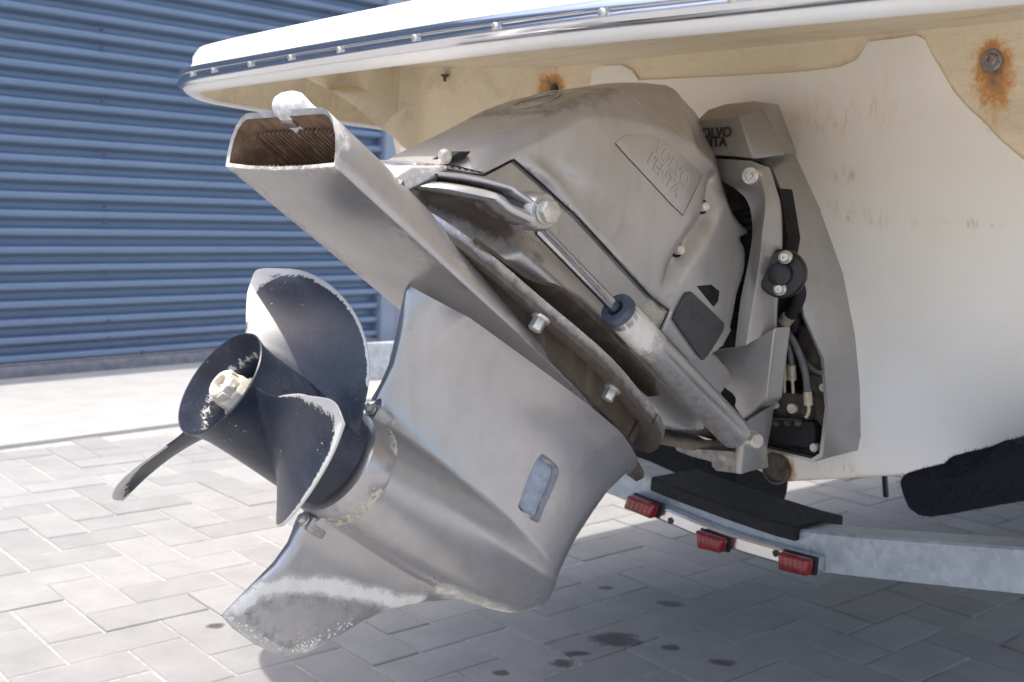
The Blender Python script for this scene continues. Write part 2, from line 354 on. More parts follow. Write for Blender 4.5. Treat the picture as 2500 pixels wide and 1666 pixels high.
def loft(rings, closed=True, cap0=False, cap1=False):
    V = [tuple(p) for r in rings for p in r]; n = len(rings[0]); Fc = []
    for i in range(len(rings) - 1):
        for j in range(n if closed else n - 1):
            k = (j + 1) % n
            Fc.append((i * n + j, i * n + k, (i + 1) * n + k, (i + 1) * n + j))
    if cap0: Fc.append(tuple(range(n))[::-1])
    if cap1: Fc.append(tuple((len(rings) - 1) * n + j for j in range(n)))
    return V, Fc
def frame(d):
    d = np.array(d, float); d /= np.linalg.norm(d)
    e = np.array([0, 0, 1.0]) if abs(d[2]) < 0.9 else np.array([1.0, 0, 0])
    x = np.cross(e, d); x /= np.linalg.norm(x); return x, np.cross(d, x), d
def lathe(o, d, prof, n=32, cap0=True, cap1=True):
    """prof: (distance along d, radius)"""
    x, y, d = frame(d); rings = []
    for t, r in prof:
        rings.append([np.array(o) + d * t + (x * math.cos(2 * math.pi * k / n) + y * math.sin(2 * math.pi * k / n)) * r for k in range(n)])
    return loft(rings, True, cap0, cap1)
def smooth_path(pts, sub=6, closed=False):
    P = [np.array(p, float) for p in pts]; n = len(P); out = []
    rngi = range(n if closed else n - 1)
    for i in rngi:
        p0 = P[(i - 1) % n] if closed or i > 0 else P[0]; p1 = P[i]; p2 = P[(i + 1) % n]
        p3 = P[(i + 2) % n] if closed or i + 2 < n else P[-1]
        for k in range(sub):
            t = k / sub
            out.append(0.5 * ((2 * p1) + (-p0 + p2) * t + (2 * p0 - 5 * p1 + 4 * p2 - p3) * t * t + (-p0 + 3 * p1 - 3 * p2 + p3) * t ** 3))
    if not closed: out.append(P[-1])
    return out
def tube(path, r, n=12, sub=6, cap=True, flat=(1, 1), up=None):
    P = smooth_path(path, sub) if sub else [np.array(p, float) for p in path]
    rings = []; prev = None
    for i, p in enumerate(P):
        t = P[min(i + 1, len(P) - 1)] - P[max(i - 1, 0)]; t = t / np.linalg.norm(t)
        if up is not None: x = np.cross(t, up)
        elif prev is None: x = frame(t)[0]
        else: x = prev - t * (prev @ t)
        x = x / np.linalg.norm(x); prev = x; y = np.cross(t, x)
        rr = r(i / (len(P) - 1)) if callable(r) else r
        rings.append([p + (x * math.cos(2 * math.pi * k / n) * flat[0] + y * math.sin(2 * math.pi * k / n) * flat[1]) * rr for k in range(n)])
    return loft(rings, True, cap, cap)
def bevelled(V, Fc, w, seg=2, ang=25):
    bm = bmesh.new(); vs = [bm.verts.new(tuple(v)) for v in V]
    for f in Fc:
        try: bm.faces.new([vs[i] for i in f])
        except ValueError: pass
    bmesh.ops.recalc_face_normals(bm, faces=bm.faces)
    ed = [e for e in bm.edges if len(e.link_faces) == 2 and e.calc_face_angle(0) > R(ang)]
    if w > 0: bmesh.ops.bevel(bm, geom=ed, offset=w, segments=seg, profile=0.6, affect='EDGES', clamp_overlap=True)
    bmesh.ops.triangulate(bm, faces=[f for f in bm.faces if len(f.verts) > 4])
    bm.verts.ensure_lookup_table(); V = [np.array(v.co) for v in bm.verts]; idx = {v: i for i, v in enumerate(bm.verts)}
    Fo = [tuple(idx[v] for v in f.verts) for f in bm.faces]; bm.free(); return V, Fo
def slab(poly, ext, w=0.003, seg=2):
    n = len(poly); P = [np.array(p, float) for p in poly]; e = np.array(ext, float)
    return bevelled(*loft([P, [p + e for p in P]], True, True, True), w, seg)
def box(c, ax, ay, az, w=0.002):
    c = np.array(c, float); ax, ay, az = (np.array(k, float) for k in (ax, ay, az))
    return slab([c - ax - ay - az, c + ax - ay - az, c + ax + ay - az, c - ax + ay - az], 2 * az, w)
def hexbolt(o, d, r, hgt, washer=1.5, dome=True):
    mb = MB(); x, y, d = frame(d); o = np.array(o, float)
    mb.add(*lathe(o, d, [(0, r * washer), (hgt * 0.18, r * washer), (hgt * 0.22, r * washer * 0.93)], 24))
    P = [o + d * hgt * 0.2 + (x * math.cos(math.pi / 3 * k) + y * math.sin(math.pi / 3 * k)) * r for k in range(6)]
    mb.add(*slab(P, d * hgt * 0.8, r * 0.12)); return mb.V, mb.F
def poly_dist(P, poly, closed=True):
    P = np.asarray(P, float)[:, None, :]; A = np.asarray(poly, float)
    Bq = np.roll(A, -1, 0) if closed else A[1:]; A = A if closed else A[:-1]
    d = Bq - A; L = (d ** 2).sum(1) + 1e-12
    t = np.clip(((P - A) * d).sum(2) / L, 0, 1)
    return np.sqrt((((P - A) - t[..., None] * d) ** 2).sum(2)).min(1)
def inside(P, poly):
    P = np.asarray(P, float); A = np.asarray(poly, float); Bq = np.roll(A, -1, 0)
    x, y = P[:, 0][:, None], P[:, 1][:, None]
    c = ((A[:, 1] > y) != (Bq[:, 1] > y)) & (x < (Bq[:, 0] - A[:, 0]) * (y - A[:, 1]) / (Bq[:, 1] - A[:, 1] + 1e-15) + A[:, 0])
    return c.sum(1) % 2 == 1
def densify(poly, step):
    out = []; n = len(poly)
    for i in range(n):
        p, q = np.array(poly[i], float), np.array(poly[(i + 1) % n], float); k = max(1, int(np.ceil(np.linalg.norm(q - p) / step)))
        out += [p + (q - p) * j / k for j in range(k)]
    return np.array(out)
def relief(poly, hfun, er, step=0.005, mirror=True, extra=(), frame_fn=None, base=0.0, rims=None):
    """body whose side profile is poly in (a,u) and whose half-thickness is hfun, rounded at the rim with radius er"""
    P = densify(poly, step * 0.8)
    ara = 0.5 * np.sum(P[:, 0] * np.roll(P[:, 1], -1) - np.roll(P[:, 0], -1) * P[:, 1])
    if ara < 0: P = P[::-1]
    pts = [P]; ern = er if callable(er) else (lambda Q: np.full(len(Q), er))
    tang = np.roll(P, -1, 0) - np.roll(P, 1, 0); nrm = np.stack([-tang[:, 1], tang[:, 0]], 1); nrm /= np.linalg.norm(nrm, axis=1)[:, None] + 1e-12
    e0 = ern(P)
    used = P
    for fr in (0.04, 0.15, 0.35, 0.65):
        Q = P + nrm * (e0 * fr)[:, None]; ok = inside(Q, P); dd = poly_dist(Q, P); ok &= dd > e0 * fr * 0.85; Q = Q[ok]
        if len(Q): pts.append(Q)
    lo, hi = P.min(0), P.max(0)
    gx, gy = np.meshgrid(np.arange(lo[0], hi[0], step), np.arange(lo[1], hi[1], step * 0.87)); gx[1::2] += step / 2
    G = np.stack([gx.ravel(), gy.ravel()], 1); G = G[inside(G, P)]
    dG = poly_dist(G, P); G = G[(dG > ern(G) * 0.75) & (dG > step * 0.4)]; pts.append(G)
    edges = [(i, (i + 1) % len(P)) for i in range(len(P))]
    A = np.concatenate(pts); n0 = len(A)
    for ex in extra:
        A = np.concatenate([A, ex]); edges += [(n0 + i, n0 + i + 1) for i in range(len(ex) - 1)]; n0 = len(A)
    vs, es, fs, *_ = delaunay_2d_cdt([Vector(p) for p in A], edges, [], 1, 1e-5)
    Q = np.array([tuple(v) for v in vs]); d = poly_dist(Q, P); e = ern(Q)
    x = np.clip(d / e, 0, 1); rnd = np.sqrt(np.clip(1 - (1 - x) ** 2, 0, 1))
    if rims is not None: rnd = rims(Q) * np.clip(d / 1e-4, 0, 1)
    hgt = hfun(Q[:, 0], Q[:, 1]) * rnd + base
    V = [D(q[0], q[1], h) for q, h in zip(Q, hgt)]; Fc = [tuple(f) for f in fs]; n = len(Q)
    rim = d < 1e-5
    if mirror:
        idx = np.arange(n) + n
        V += [D(q[0], q[1], -h) for q, h in zip(Q, hgt)]
        mp = np.where(rim, np.arange(n), idx)
        Fc += [tuple(int(mp[i]) for i in f[::-1]) for f in fs]
        Q = np.concatenate([Q, Q]); hgt = np.concatenate([hgt, -hgt])
    return V, Fc, Q, hgt
def stroke(Q, line, w, amt=1.0):
    d = poly_dist(Q, line, False); return np.clip(1 - d / w, 0, 1) * amt
def smax(a, b, k):
    h = np.clip(0.5 + 0.5 * (a - b) / k, 0, 1); return b * (1 - h) + a * h + k * h * (1 - h)
def text_mesh(body, size, ext, origin, ex, ey, name, m, parent, bold=0.0):
    cu = bpy.data.curves.new(name, 'FONT'); cu.body = body; cu.size = size; cu.extrude = ext; cu.align_x = 'CENTER'; cu.align_y = 'CENTER'
    cu.offset = bold; cu.resolution_u = 3
    tmp = bpy.data.objects.new(name, cu); COL.objects.link(tmp); bpy.context.view_layer.update()
    me = bpy.data.meshes.new_from_object(tmp.evaluated_get(bpy.context.evaluated_depsgraph_get()))
    V = np.array([tuple(v.co) for v in me.vertices]); Fc = [tuple(p.vertices) for p in me.polygons]
    bpy.data.objects.remove(tmp); bpy.data.curves.remove(cu); bpy.data.meshes.remove(me)
    ex = np.array(ex, float); ey = np.array(ey, float); ez = np.cross(ex, ey)
    W = np.array(origin)[None] + V[:, :1] * ex + V[:, 1:2] * ey + V[:, 2:3] * ez
    return obj(name, W, Fc, m, parent, 30)
# ------------------------------------------------------------------ SETTING: ground, apron, wall
YAW, PW = R(41.375), 0.1075
GO = np.array([-1.3735 * PW, 18.871 * PW, 0])
gu = np.array([math.cos(YAW), math.sin(YAW), 0]); gv = np.array([-math.sin(YAW), math.cos(YAW), 0])
def G(u, v, z=0.0): return GO + gu * u * PW + gv * v * PW + np.array([0, 0, z])
# wall line on the ground (two surveyed points of its foot)
w0, w1 = gp(0, 877), gp(430, 840); wd = (w1 - w0) / np.linalg.norm(w1 - w0); wnrm = np.array([wd[1], -wd[0], 0])
a0, a1 = gp(0, 1025), gp(420, 985)
ap_depth = float((a0 - w0) @ wnrm * 0.5 + (a1 - w0) @ wnrm * 0.5)
V = [(-60, -40, -0.0028), (90, -40, -0.0028), (90, 120, -0.0028), (-60, 120, -0.0028)]
ground = obj('ground', V, [(0, 1, 2, 3)], 'joint_sand', None); tagd(ground, kind='structure')
# herringbone pavers, each a chamfered block
def paver_mesh(L, W_, ch=0.0024, gap=0.0026, t=0.02):
    x, y = L / 2 - gap, W_ / 2 - gap
    ring = lambda dx, z: [(-x + dx, -y + dx, z), (x - dx, -y + dx, z), (x - dx, y - dx, z), (-x + dx, y - dx, z)]
    return loft([ring(0, -t), ring(0, -ch), ring(ch, 0)], True, False, True)
pv_me = []
for k in range(3):
    V, Fc = paver_mesh(2 * PW, PW, (0.0018, 0.0024, 0.003)[k], (0.0018, 0.0023, 0.003)[k])
    me = bpy.data.meshes.new('paver'); me.from_pydata(V, [], Fc); me.update(); me.materials.append(MAT['paver_concrete']); pv_me.append(me)
def projpx(p):
    d = np.asarray(p) - CP; z = d[1] * cp - d[2] * sp; up = d[1] * sp + d[2] * cp
    if z < 0.2: return None
    u = FPX * d[0] / z; v = -FPX * up / z; return np.array([1250 + cr * u - sr * v, 833 + sr * u + cr * v, z])
cand = []
for i in range(-80, 110):
    for j in range(-50, 60):
        for ori in (0, 1):
            bu, bv = (i + 2 * j, i - 2 * j) if ori == 0 else (i + 2 * j + 1, i - 2 * j - 2)
            c = (bu + 1, bv + 0.5) if ori == 0 else (bu + 0.5, bv + 1)
            p = G(*c)
            if (p - w0) @ wnrm < ap_depth + (PW if ori == 0 else 0.6 * PW) * 0.9 and (p - w0) @ wd > -3: continue
            if abs(p[0]) > 9 or p[1] < -3 or p[1] > 14: continue
            q = projpx(p); vis = q is not None and -60 < q[0] < 2560 and 600 < q[1] < 1760
            cand.append((q[2] if vis else 1e3 + np.linalg.norm(p), ori, p, vis))
cand.sort(key=lambda t: t[0])
rest = MB(); tones = []
for n, (dz, ori, p, vis) in enumerate(cand):
    ang = YAW + (math.pi / 2 if ori else 0) + random.uniform(-0.006, 0.006)
    zz = random.uniform(-0.0018, 0.0018)
    tilt = (random.uniform(-0.004, 0.004), random.uniform(-0.006, 0.006))
    if n < 300:
        o = bpy.data.objects.new('paver', random.choice(pv_me)); COL.objects.link(o); o.parent = ground
        o.location = Vector(p) + Vector((0, 0, zz)) - ground.location; o.rotation_euler = (tilt[0], tilt[1], ang)
    elif dz < 1e3 + 12:
        M = Matrix.Translation((p[0], p[1], zz)) @ Matrix.Rotation(ang, 4, 'Z')
        V, Fc = paver_mesh(2 * PW, PW); V = [tuple(M @ Vector(v)) for v in V]
        rest.add(V, Fc); tones += [random.uniform(-0.08, 0.08)] * len(V)
ro = obj('pavers', rest.V, rest.F, 'paver_concrete', ground, None, {'tone': tones}); tagd(ro, kind='stuff')
# concrete apron in front of the wall
q0 = w0 - wd * 9; q1 = w0 + wd * 30
V, Fc = slab([q0 + wnrm * ap_depth + (0, 0, -0.1), q1 + wnrm * ap_depth + (0, 0, -0.1), q1 - wnrm * 1 + (0, 0, -0.1), q0 - wnrm * 1 + (0, 0, -0.1)], (0, 0, 0.112), 0.006)
tagd(obj('concrete_apron', V, Fc, 'apron_concrete', None), kind='structure')
# building: horizontally laid corrugated sheet on a plinth
bld = thing('metal_clad_building', w0, 'blue building clad in horizontal corrugated metal sheets behind the boat', 'building')
def wall_t(c, x, y=600):
    h = hitp(rc(c, x, y), w0, wnrm); return float((h - w0) @ wd)
t_end = wall_t('A', 2190, 1000); PITCHW = 0.0785; z0w = 0.065
rows = []; nz = int(4.2 / PITCHW)
PRF = [(0.0, -0.034), (0.010, -0.004), (0.0125, 0.0025), (0.0155, 0.0055), (0.019, 0.0065), (0.034, 0.0065), (0.037, 0.0055), (0.0395, 0.002), (0.045, -0.034), (0.047, -0.041), (0.0505, -0.044), (0.070, -0.044), (0.0745, -0.042)]
for k in range(nz + 1):
    for dz, off in PRF:
        rows.append([w0 + wd * t + wnrm * off + (0, 0, z0w + k * PITCHW + dz) for t in (-8, -5, -2.5, 0, t_end)])
V, Fc = loft(rows, False); obj('cladding_sheet', V, Fc, 'blue_cladding', bld, 60)
pl = []
V, Fc = slab([w0 - wd * 8 + wnrm * 0.02, w0 + wd * t_end + wnrm * 0.02, w0 + wd * t_end - wnrm * 0.2, w0 - wd * 8 - wnrm * 0.2], (0, 0, 0.062), 0.004); obj('plinth', V, Fc, 'plinth_grey', bld)
V, Fc = slab([w0 + wd * t_end + wnrm * 0.03, w0 + wd * (t_end + 0.1) + wnrm * 0.03, w0 + wd * (t_end + 0.1) - wnrm * 0.1, w0 + wd * t_end - wnrm * 0.1], (0, 0, 4.2), 0.003); obj('corner_trim', V, Fc, 'trim_blue', bld)
for k in range(7):
    z = 0.02 + 0.6 * k
    V, Fc = slab([w0 + wd * (t_end + 0.105) + (0, 0, z), w0 + wd * (t_end + 4.0) + (0, 0, z), w0 + wd * (t_end + 4.0) - wnrm * 0.04 + (0, 0, z), w0 + wd * (t_end + 0.105) - wnrm * 0.04 + (0, 0, z)], (0, 0, 0.592), 0.006)
    obj('flat_panel', V, Fc, 'trim_blue', bld)
scr0 = None
for c, x, y in [('A', 585, 168), ('A', 585, 278), ('A', 590, 578), ('A', 600, 880), ('A', 600, 1185), ('A', 602, 1278), ('E', 182, 190), ('E', 192, 545), ('E', 195, 670), ('E', 435, 662), ('E', 915, 632), ('E', 435, 768), ('A', 1900, 75)]:
    p = hitp(rc(c, x, y), w0 + wnrm * 0.008, wnrm)
    if scr0 is None:
        V, Fc = lathe(p - wnrm * 0.004, wnrm, [(0, 0.011), (0.003, 0.011), (0.004, 0.006), (0.011, 0.006)], 10)
        scr0 = obj('cladding_screw', V, Fc, 'screw_dark', bld, 30, origin=p)
    else:
        o = scr0.copy(); COL.objects.link(o); o.location = Vector(p - WLOC[bld])
# ------------------------------------------------------------------ BOAT
boat = thing('motorboat', BT(2.2, 0, 0.42), 'white motorboat stern with swim platform and stained transom on a trailer', 'boat')
PLZ = 1.022
# hull: transom section swept forward
def hull_sec(bx_fn, half, zt):
    pts = [(0, 0.423), (0.3, 0.505), (half * 0.86, 0.62), (half * 0.9, 0.635), (half * 0.97, 0.80), (half, zt)]
    right = [(s, z) for s, z in pts]; left = [(-s, z) for s, z in pts[1:]][::-1]
    return left + right
secs = []
for k, (dx, hf, lift) in enumerate([(0, 0.97, 0), (0.5, 1.0, 0.0), (1.5, 1.02, 0.0), (3.0, 1.0, 0.03), (4.3, 0.75, 0.15), (5.2, 0.35, 0.4), (5.6, 0.05, 0.6)]):
    secs.append([BT(0.946 - (z - 0.423) * T12 * (1 if k == 0 else 0.5 if k == 1 else 0) + dx + 0.001, s * (hf / 0.97), z + lift * (1 - min(1, (z - 0.42) / 0.7))) for s, z in hull_sec(None, 0.97, 1.12)])
V, Fc = loft(secs, False); mbh = MB().add(V, Fc)
obj('hull', mbh.V, mbh.F, 'gelcoat_white', boat, 40)
tp = [(s, z) for s, z in hull_sec(None, 0.97, 1.12)]
V, Fc = slab([TR(s, z, 0.0) for s, z in tp], B * 0.02, 0.002); obj('transom', V, Fc, 'raw_fibreglass', boat)
# smooth gelcoat panel, proud of the raw upper band
pan = [wT('C', x, y, 0.0) for x, y in [(150, 462), (700, 437), (1100, 412), (1300, 388), (1400, 345), (1440, 285), (1462, 240), (1600, 225), (1740, 205), (1790, 225), (1830, 310), (1895, 420), (1960, 530), (2050, 630), (2130, 700), (2230, 810), (2353, 912), (2700, 1190)]]
low = [TR(0.9, 0.66), TR(0.873, 0.64), TR(0.834, 0.622), TR(0.3, 0.507), TR(0, 0.427), TR(-0.3, 0.507), TR(-0.834, 0.622), TR(-0.9, 0.7), TR(-0.93, 0.95), TR(-0.5, 0.97), TR(-0.36, 0.985)]
low2 = [wT('B', x, y, 0.0) for x, y in [(1605, 320), (1615, 215), (1680, 180), (1830, 175), (1900, 210), (1945, 275)]]
V, Fc = slab([p - B * 0.0002 for p in pan + low + low2], -B * 0.0045, 0.002); obj('transom_panel', V, Fc, 'gelcoat_white', boat)
# swim platform: profile swept round aft edge and port corner
def bpx(c, x, y, bx): p = wB(c, x, y, bx); q = p - H0; return (bx, q @ S, p[2])
edge = [(0.42, 1.35), (0.365, 0.8), (0.325, 0.38), (0.307, 0.229), (0.297, 0.07), (0.293, -0.08), (0.295, -0.35), (0.30, -0.6), (0.305, -0.75), (0.318, -0.83), (0.345, -0.893), (0.385, -0.925), (0.45, -0.945), (0.6, -0.965), (0.8, -0.98), (1.0, -0.99)]
edge = [(-0.4959 + (x + 0.4959) * 0.932, 1.069 + (q - 1.069) * 0.932) for x, q in edge]
edz = [PLZ] * 10 + [1.021, 1.017, 1.013, 1.006, 0.999, 0.99]
E3 = smooth_path([np.array([x, s, z]) for (x, s), z in zip(edge, edz)], 6)
def sweep_edge(profile, i0=0, i1=None, closed=False, cap=False):
    rings = []
    pts = E3[i0:i1]
    for i, p in enumerate(pts):
        t = pts[min(i + 1, len(pts) - 1)] - pts[max(i - 1, 0)]; t = t / np.linalg.norm(t)
        n = np.array([-t[1] * -1, -t[0], 0]); n = np.array([t[1], -t[0], 0])      # outward
        if n @ (p - np.array([0.8, 0, p[2]])) < 0: n = -n
        n /= np.linalg.norm(n)
        rings.append([BT(*(p + n * o + np.array([0, 0, dz]))) for o, dz in profile])
    return loft(rings, closed, cap, cap)
deck_prof = [(-0.30, 0.085), (-0.2, 0.078), (-0.1, 0.068), (-0.045, 0.058), (-0.022, 0.05), (-0.014, 0.038), (-0.013, 0.026), (-0.008, 0.019), (-0.001, 0.0155), (0.0, 0.012), (0.0, -0.012),
             (0.001, -0.0135), (0.0, -0.0155), (-0.003, -0.019), (-0.009, -0.0222), (-0.016, -0.0232), (-0.022, -0.022), (-0.026, -0.017)]
V, Fc = sweep_edge(deck_prof); obj('swim_platform', V, Fc, 'deck_white', boat, 60)
# deck top: close inboard (centre of the deck up to the transom)
ring_in = [BT(*(p + np.array([0.30, 0.0, 0.085]))) for p in E3[:50]]
mid = [BT(1.2, (p[1]), 1.13) for p in E3[:50]]
V, Fc = loft([ring_in, mid], False); obj('deck_top', V, Fc, 'deck_white', boat, 60)
# underside: raw moulding from inside the lip up to the transom
und = []
for p, i in zip(E3, range(len(E3))):
    t = E3[min(i + 1, len(E3) - 1)] - E3[max(i - 1, 0)]; t /= np.linalg.norm(t); n = np.array([t[1], -t[0], 0])
    if n @ (p - np.array([0.8, 0, p[2]])) < 0: n = -n
    q = p - n * 0.0255; a = np.array([q[0], q[1], p[2] - 0.0178])
    col = []
    for k in range(9):
        f = k / 8; s = a[1] * (1 - f) + np.clip(a[1] * 0.93, -0.9, 1.3) * f
        zt = 1.078; bxT = 0.946 - (zt - 0.423) * T12 + 0.006
        bx = a[0] * (1 - f) + max(bxT, a[0]) * f
        z = a[2] + (zt - a[2]) * (1 - (1 - min(1, f * 1.5)) ** 2) * 1.0 if f < 1 else zt
        col.append(BT(bx, s, z))
    und.append(col)
V, Fc = loft(und, False); obj('platform_underside', V, Fc, 'raw_fibreglass', boat, 60)
# moulded knee under the port end of the platform
kx = [(640, 150), (700, 183), (745, 206), (800, 242), (850, 285), (880, 306), (920, 342), (965, 360), (1010, 350), (1080, 322), (1180, 290), (1270, 255), (1335, 230)]
kr = []
for x, y in kx:
    o_ = float(np.interp(x, [640, 745, 870, 965, 1260, 1335], [0.40, 0.33, 0.20, 0.13, 0.004, -0.03])); yt = 120 + 0.02 * (x - 640)
    f1, f2, f3 = wT('P', x, yt, o_), wT('P', x + 6, yt * 0.45 + y * 0.55, o_ - 0.004), wT('P', x, y, o_)
    kr.append([f1, f2, f3 * 0.8 + f2 * 0.2, f3 + B * 0.012, f3 + B * 0.10, f1 + B * 0.10])
kr = [[r_[k] for r_ in kr] for k in range(6)]; kr = [smooth_path(c_, 4) for c_ in kr]
V, Fc = loft([[kr[k][i] for k in range(6)] for i in range(len(kr[0]))], True, True, True); obj('platform_knee', V, Fc, 'raw_fibreglass', boat, 60)
# rub rail: stainless half-round with screws
i1 = 78
V, Fc = sweep_edge([(-0.002, 0.0145), (0.005, 0.0135), (0.0095, 0.009), (0.0105, 0.004), (0.0075, 0.0015), (0.0075, -0.001), (0.0105, -0.004), (0.0095, -0.009), (0.005, -0.0125), (-0.002, -0.0135)], 0, i1, False)
rail = obj('rub_rail', V, Fc, 'chrome', boat, 50)
for c, x, y in [('P', 1398, 32), ('P', 1160, 63), ('P', 968, 91), ('P', 815, 114), ('P', 688, 133), ('P', 583, 150), ('P', 1705, -2), ('P', 503, 165), ('P', 455, 183)]:
    r_ = rc(c, x, y); best = min(E3[:i1], key=lambda p: np.linalg.norm(np.cross(BT(*p) - CP, r_ / np.linalg.norm(r_))))
    p = BT(*best) - B * 0.0082
    V, Fc = lathe(p, -B, [(-0.002, 0.0052), (0.0012, 0.0052), (0.0026, 0.0042), (0.0034, 0.0026), (0.0036, 0.001)], 18)
    so = obj('rail_screw', V, Fc, 'bolt_steel', rail, 30)
# hull fittings
for (s, z) in [(0.362, 1.036), (-0.428, 1.043)]:
    p = TR(s, z, 0.0)
    V, Fc = lathe(p, -B, [(q * (1 if s > 0 else 0.7), w_ * (1 if s > 0 else 0.7)) for q, w_ in [(0, 0.0135), (0.003, 0.0135), (0.004, 0.012), (0.004, 0.0085), (0.006, 0.0082), (0.0085, 0.006), (0.0085, 0.003), (0.006, 0.0022)]], 28)
    obj('platform_bolt', V, Fc, 'dirty_casting' if s < 0 else 'washer_steel', boat, 30)
for (c, x, y) in [('B', 45, 250), ('B', 585, 297), ('A', 1325, 580)]:
    p = wT(c, x, y, 0.14 if x < 100 and c == 'B' else 0.1) - B * 0.012
    if c == 'A': p = wB(c, x, y, 0.42)
    V, Fc = lathe(p + Zv * 0.012, -Zv, [(0, 0.007), (0.003, 0.007), (0.004, 0.003), (0.012, 0.0025)], 14); obj('drain_stub', V, Fc, 'dirty_casting', boat, 30)
V, Fc = lathe(TR(0.004, 0.448, 0.006), -B, [(0, 0.026), (0.006, 0.026), (0.008, 0.022), (0.004, 0.02), (0.004, 0.001)], 28); obj('drain_plug', V, Fc, 'dirty_casting', boat, 30)

# ------------------------------------------------------------------ STERNDRIVE
drive = thing('sterndrive', BT(0.9, 0, 0.5), 'grey tilted sterndrive with dark blue propeller and worn skeg on the transom', 'outboard drive')
def SP(c, pts, s): return [onS(c, x, y, s) for x, y in pts]
# --- lower housing: strut, torpedo and skeg in one casting
te = SP('G', [(262, 625), (250, 700), (232, 800), (205, 930), (150, 1150), (90, 1280), (20, 1410)], 0)
te = [(p[0], p[1]) for p in te]
low_out = te + [(0.176, 0.085), (0.178, 0.07), (0.178, -0.062), (0.170, -0.075)] + SP('H', [(525, 670), (480, 770), (400, 880), (280, 1000), (95, 1185), (160, 1260), (280, 1345), (400, 1405), (500, 1420), (580, 1400), (720, 1325), (880, 1235), (1000, 1170), (1150, 1130), (1280, 1100), (1400, 1090), (1520, 1110), (1620, 1140), (1730, 1165), (1850, 1140), (1905, 1095), (1940, 1000), (2000, 860), (2060, 740), (2150, 610), (2240, 490), (2350, 400)], 0)
low_out = low_out + [(0.582, 0.215), (0.582, 0.222), (te[0][0], 0.222)]
def R_torp(a):
    r = np.where(a < 0.24, 0.061, 0.061 * np.sqrt(np.clip(1 - ((a - 0.24) / 0.325) ** 2, 0, 1)))
    return r
def h_low(a, u):
    tea = np.interp(u, [-0.21, -0.1, 0.0, 0.09, 0.14, 0.22], [0.147, 0.172, 0.172, 0.165, 0.155, 0.125])
    x = np.clip((a - tea) / (0.575 - tea), 0.0, 1.0)
    foil = (0.0022 + x ** 1.15 * (1 - x) ** 0.5 / 0.37 * 0.049) * np.clip(1.15 - u * 0.6, 0.8, 1.3)
    flare = 0.052 * np.exp((u - 0.222) / 0.034) * np.clip((0.60 - a) / 0.15, 0, 1) * np.clip((a - 0.13) / 0.06, 0.1, 1)
    t = foil + flare
    bul = np.where(np.abs(u) < R_torp(a), np.sqrt(np.clip(R_torp(a) ** 2 - u ** 2, 0, None)), -(np.abs(u) - R_torp(a)) * 1.2)
    skeg = 0.0075 + 0.055 * np.clip(u + 0.03, -1, 0) * 0.0
    skeg = np.interp(u, [-0.22, -0.19, -0.1, -0.03], [0.003, 0.006, 0.010, 0.016])
    base = np.where(u > -0.02, t, skeg)
    w = np.clip((u + 0.06) / 0.08, 0, 1); base = skeg * (1 - w) + t * w
    out = smax(base, bul, 0.055)
    wi = poly_dist(np.stack([a, u], 1), INTAKE); ins = inside(np.stack([a, u], 1), INTAKE)
    return out - np.where(ins, np.clip(wi / 0.0025, 0, 1) * 0.010, 0)
INTAKE = np.array(SP('H', [(1882, 250), (1915, 255), (1980, 322), (1968, 400), (1895, 570), (1862, 634), (1768, 560), (1775, 500), (1838, 335)], 0.04))
INTAKE = densify(np.array(smooth_path([np.append(p, 0) for p in INTAKE], 3, True))[:, :2], 0.004)
ci = INTAKE.mean(0); INT2 = ci + (INTAKE - ci) * 0.86
def er_low(Q):
    e = np.full(len(Q), 0.003); u = Q[:, 1]; a = Q[:, 0]
    e = np.where((a > 0.45) & (u > -0.06), 0.045, e)
    e = np.where((a > 0.3) & (a < 0.5) & (u < 0.0), 0.02, e)
    e = np.where((a < 0.3) & (u < -0.07), 0.008, e)
    e = np.where((a < 0.25) & (u > -0.07), 0.005, e)
    return np.where(u > 0.205, 0.004, e)
V, Fc, Q, hh = relief(low_out, h_low, er_low, 0.0045, True, [np.vstack([INTAKE, INTAKE[:1]]), np.vstack([INT2, INT2[:1]])])
stb = hh >= 0
wear = np.zeros(len(Q))
for ln, w, amt in [(SP('H', [(190, 1130), (300, 1030), (450, 992), (600, 1000), (800, 1025), (950, 1055), (1080, 1095), (1200, 1080)], 0), 0.020, 1.05),
                   (SP('H', [(420, 1015), (600, 990), (760, 1000)], 0), 0.020, 1.05), (SP('H', [(1000, 1060), (1100, 1100), (1200, 1090)], 0), 0.020, 0.95),
                   (SP('H', [(1290, 1000), (1400, 1040), (1520, 1085), (1620, 1120)], 0), 0.022, 0.78),
                   (SP('H', [(1600, 1130), (1730, 1150), (1850, 1120), (1905, 1060), (1945, 960)], 0), 0.016, 0.95),
                   (SP('H', [(120, 1190), (200, 1270), (300, 1345), (420, 1400)], 0), 0.012, 0.62), (SP('H', [(480, 1400), (600, 1370), (760, 1300), (900, 1220), (1050, 1150)], 0), 0.010, 0.68),
                   (SP('H', [(120, 1160), (220, 1120), (330, 1080)], 0), 0.012, 0.55)]:
    wear = np.maximum(wear, stroke(Q, ln, w, amt))
crust = np.zeros(len(Q))
for ln, w, amt in [(SP('H', [(960, 20), (1060, 50), (1120, 90)], 0.03), 0.012, 0.8), (SP('H', [(1055, 60), (1060, 290), (1040, 380), (985, 460), (880, 540)], 0.05), 0.008, 0.7),
                   (SP('H', [(870, 500), (950, 470), (1010, 350)], 0.05), 0.014, 0.75), (SP('H', [(540, 1250), (560, 1400), (640, 1330)], 0), 0.02, 0.6), (SP('H', [(250, 1150), (420, 1060), (600, 1045)], 0), 0.012, 0.4)]:
    crust = np.maximum(crust, stroke(Q, ln, w, amt))
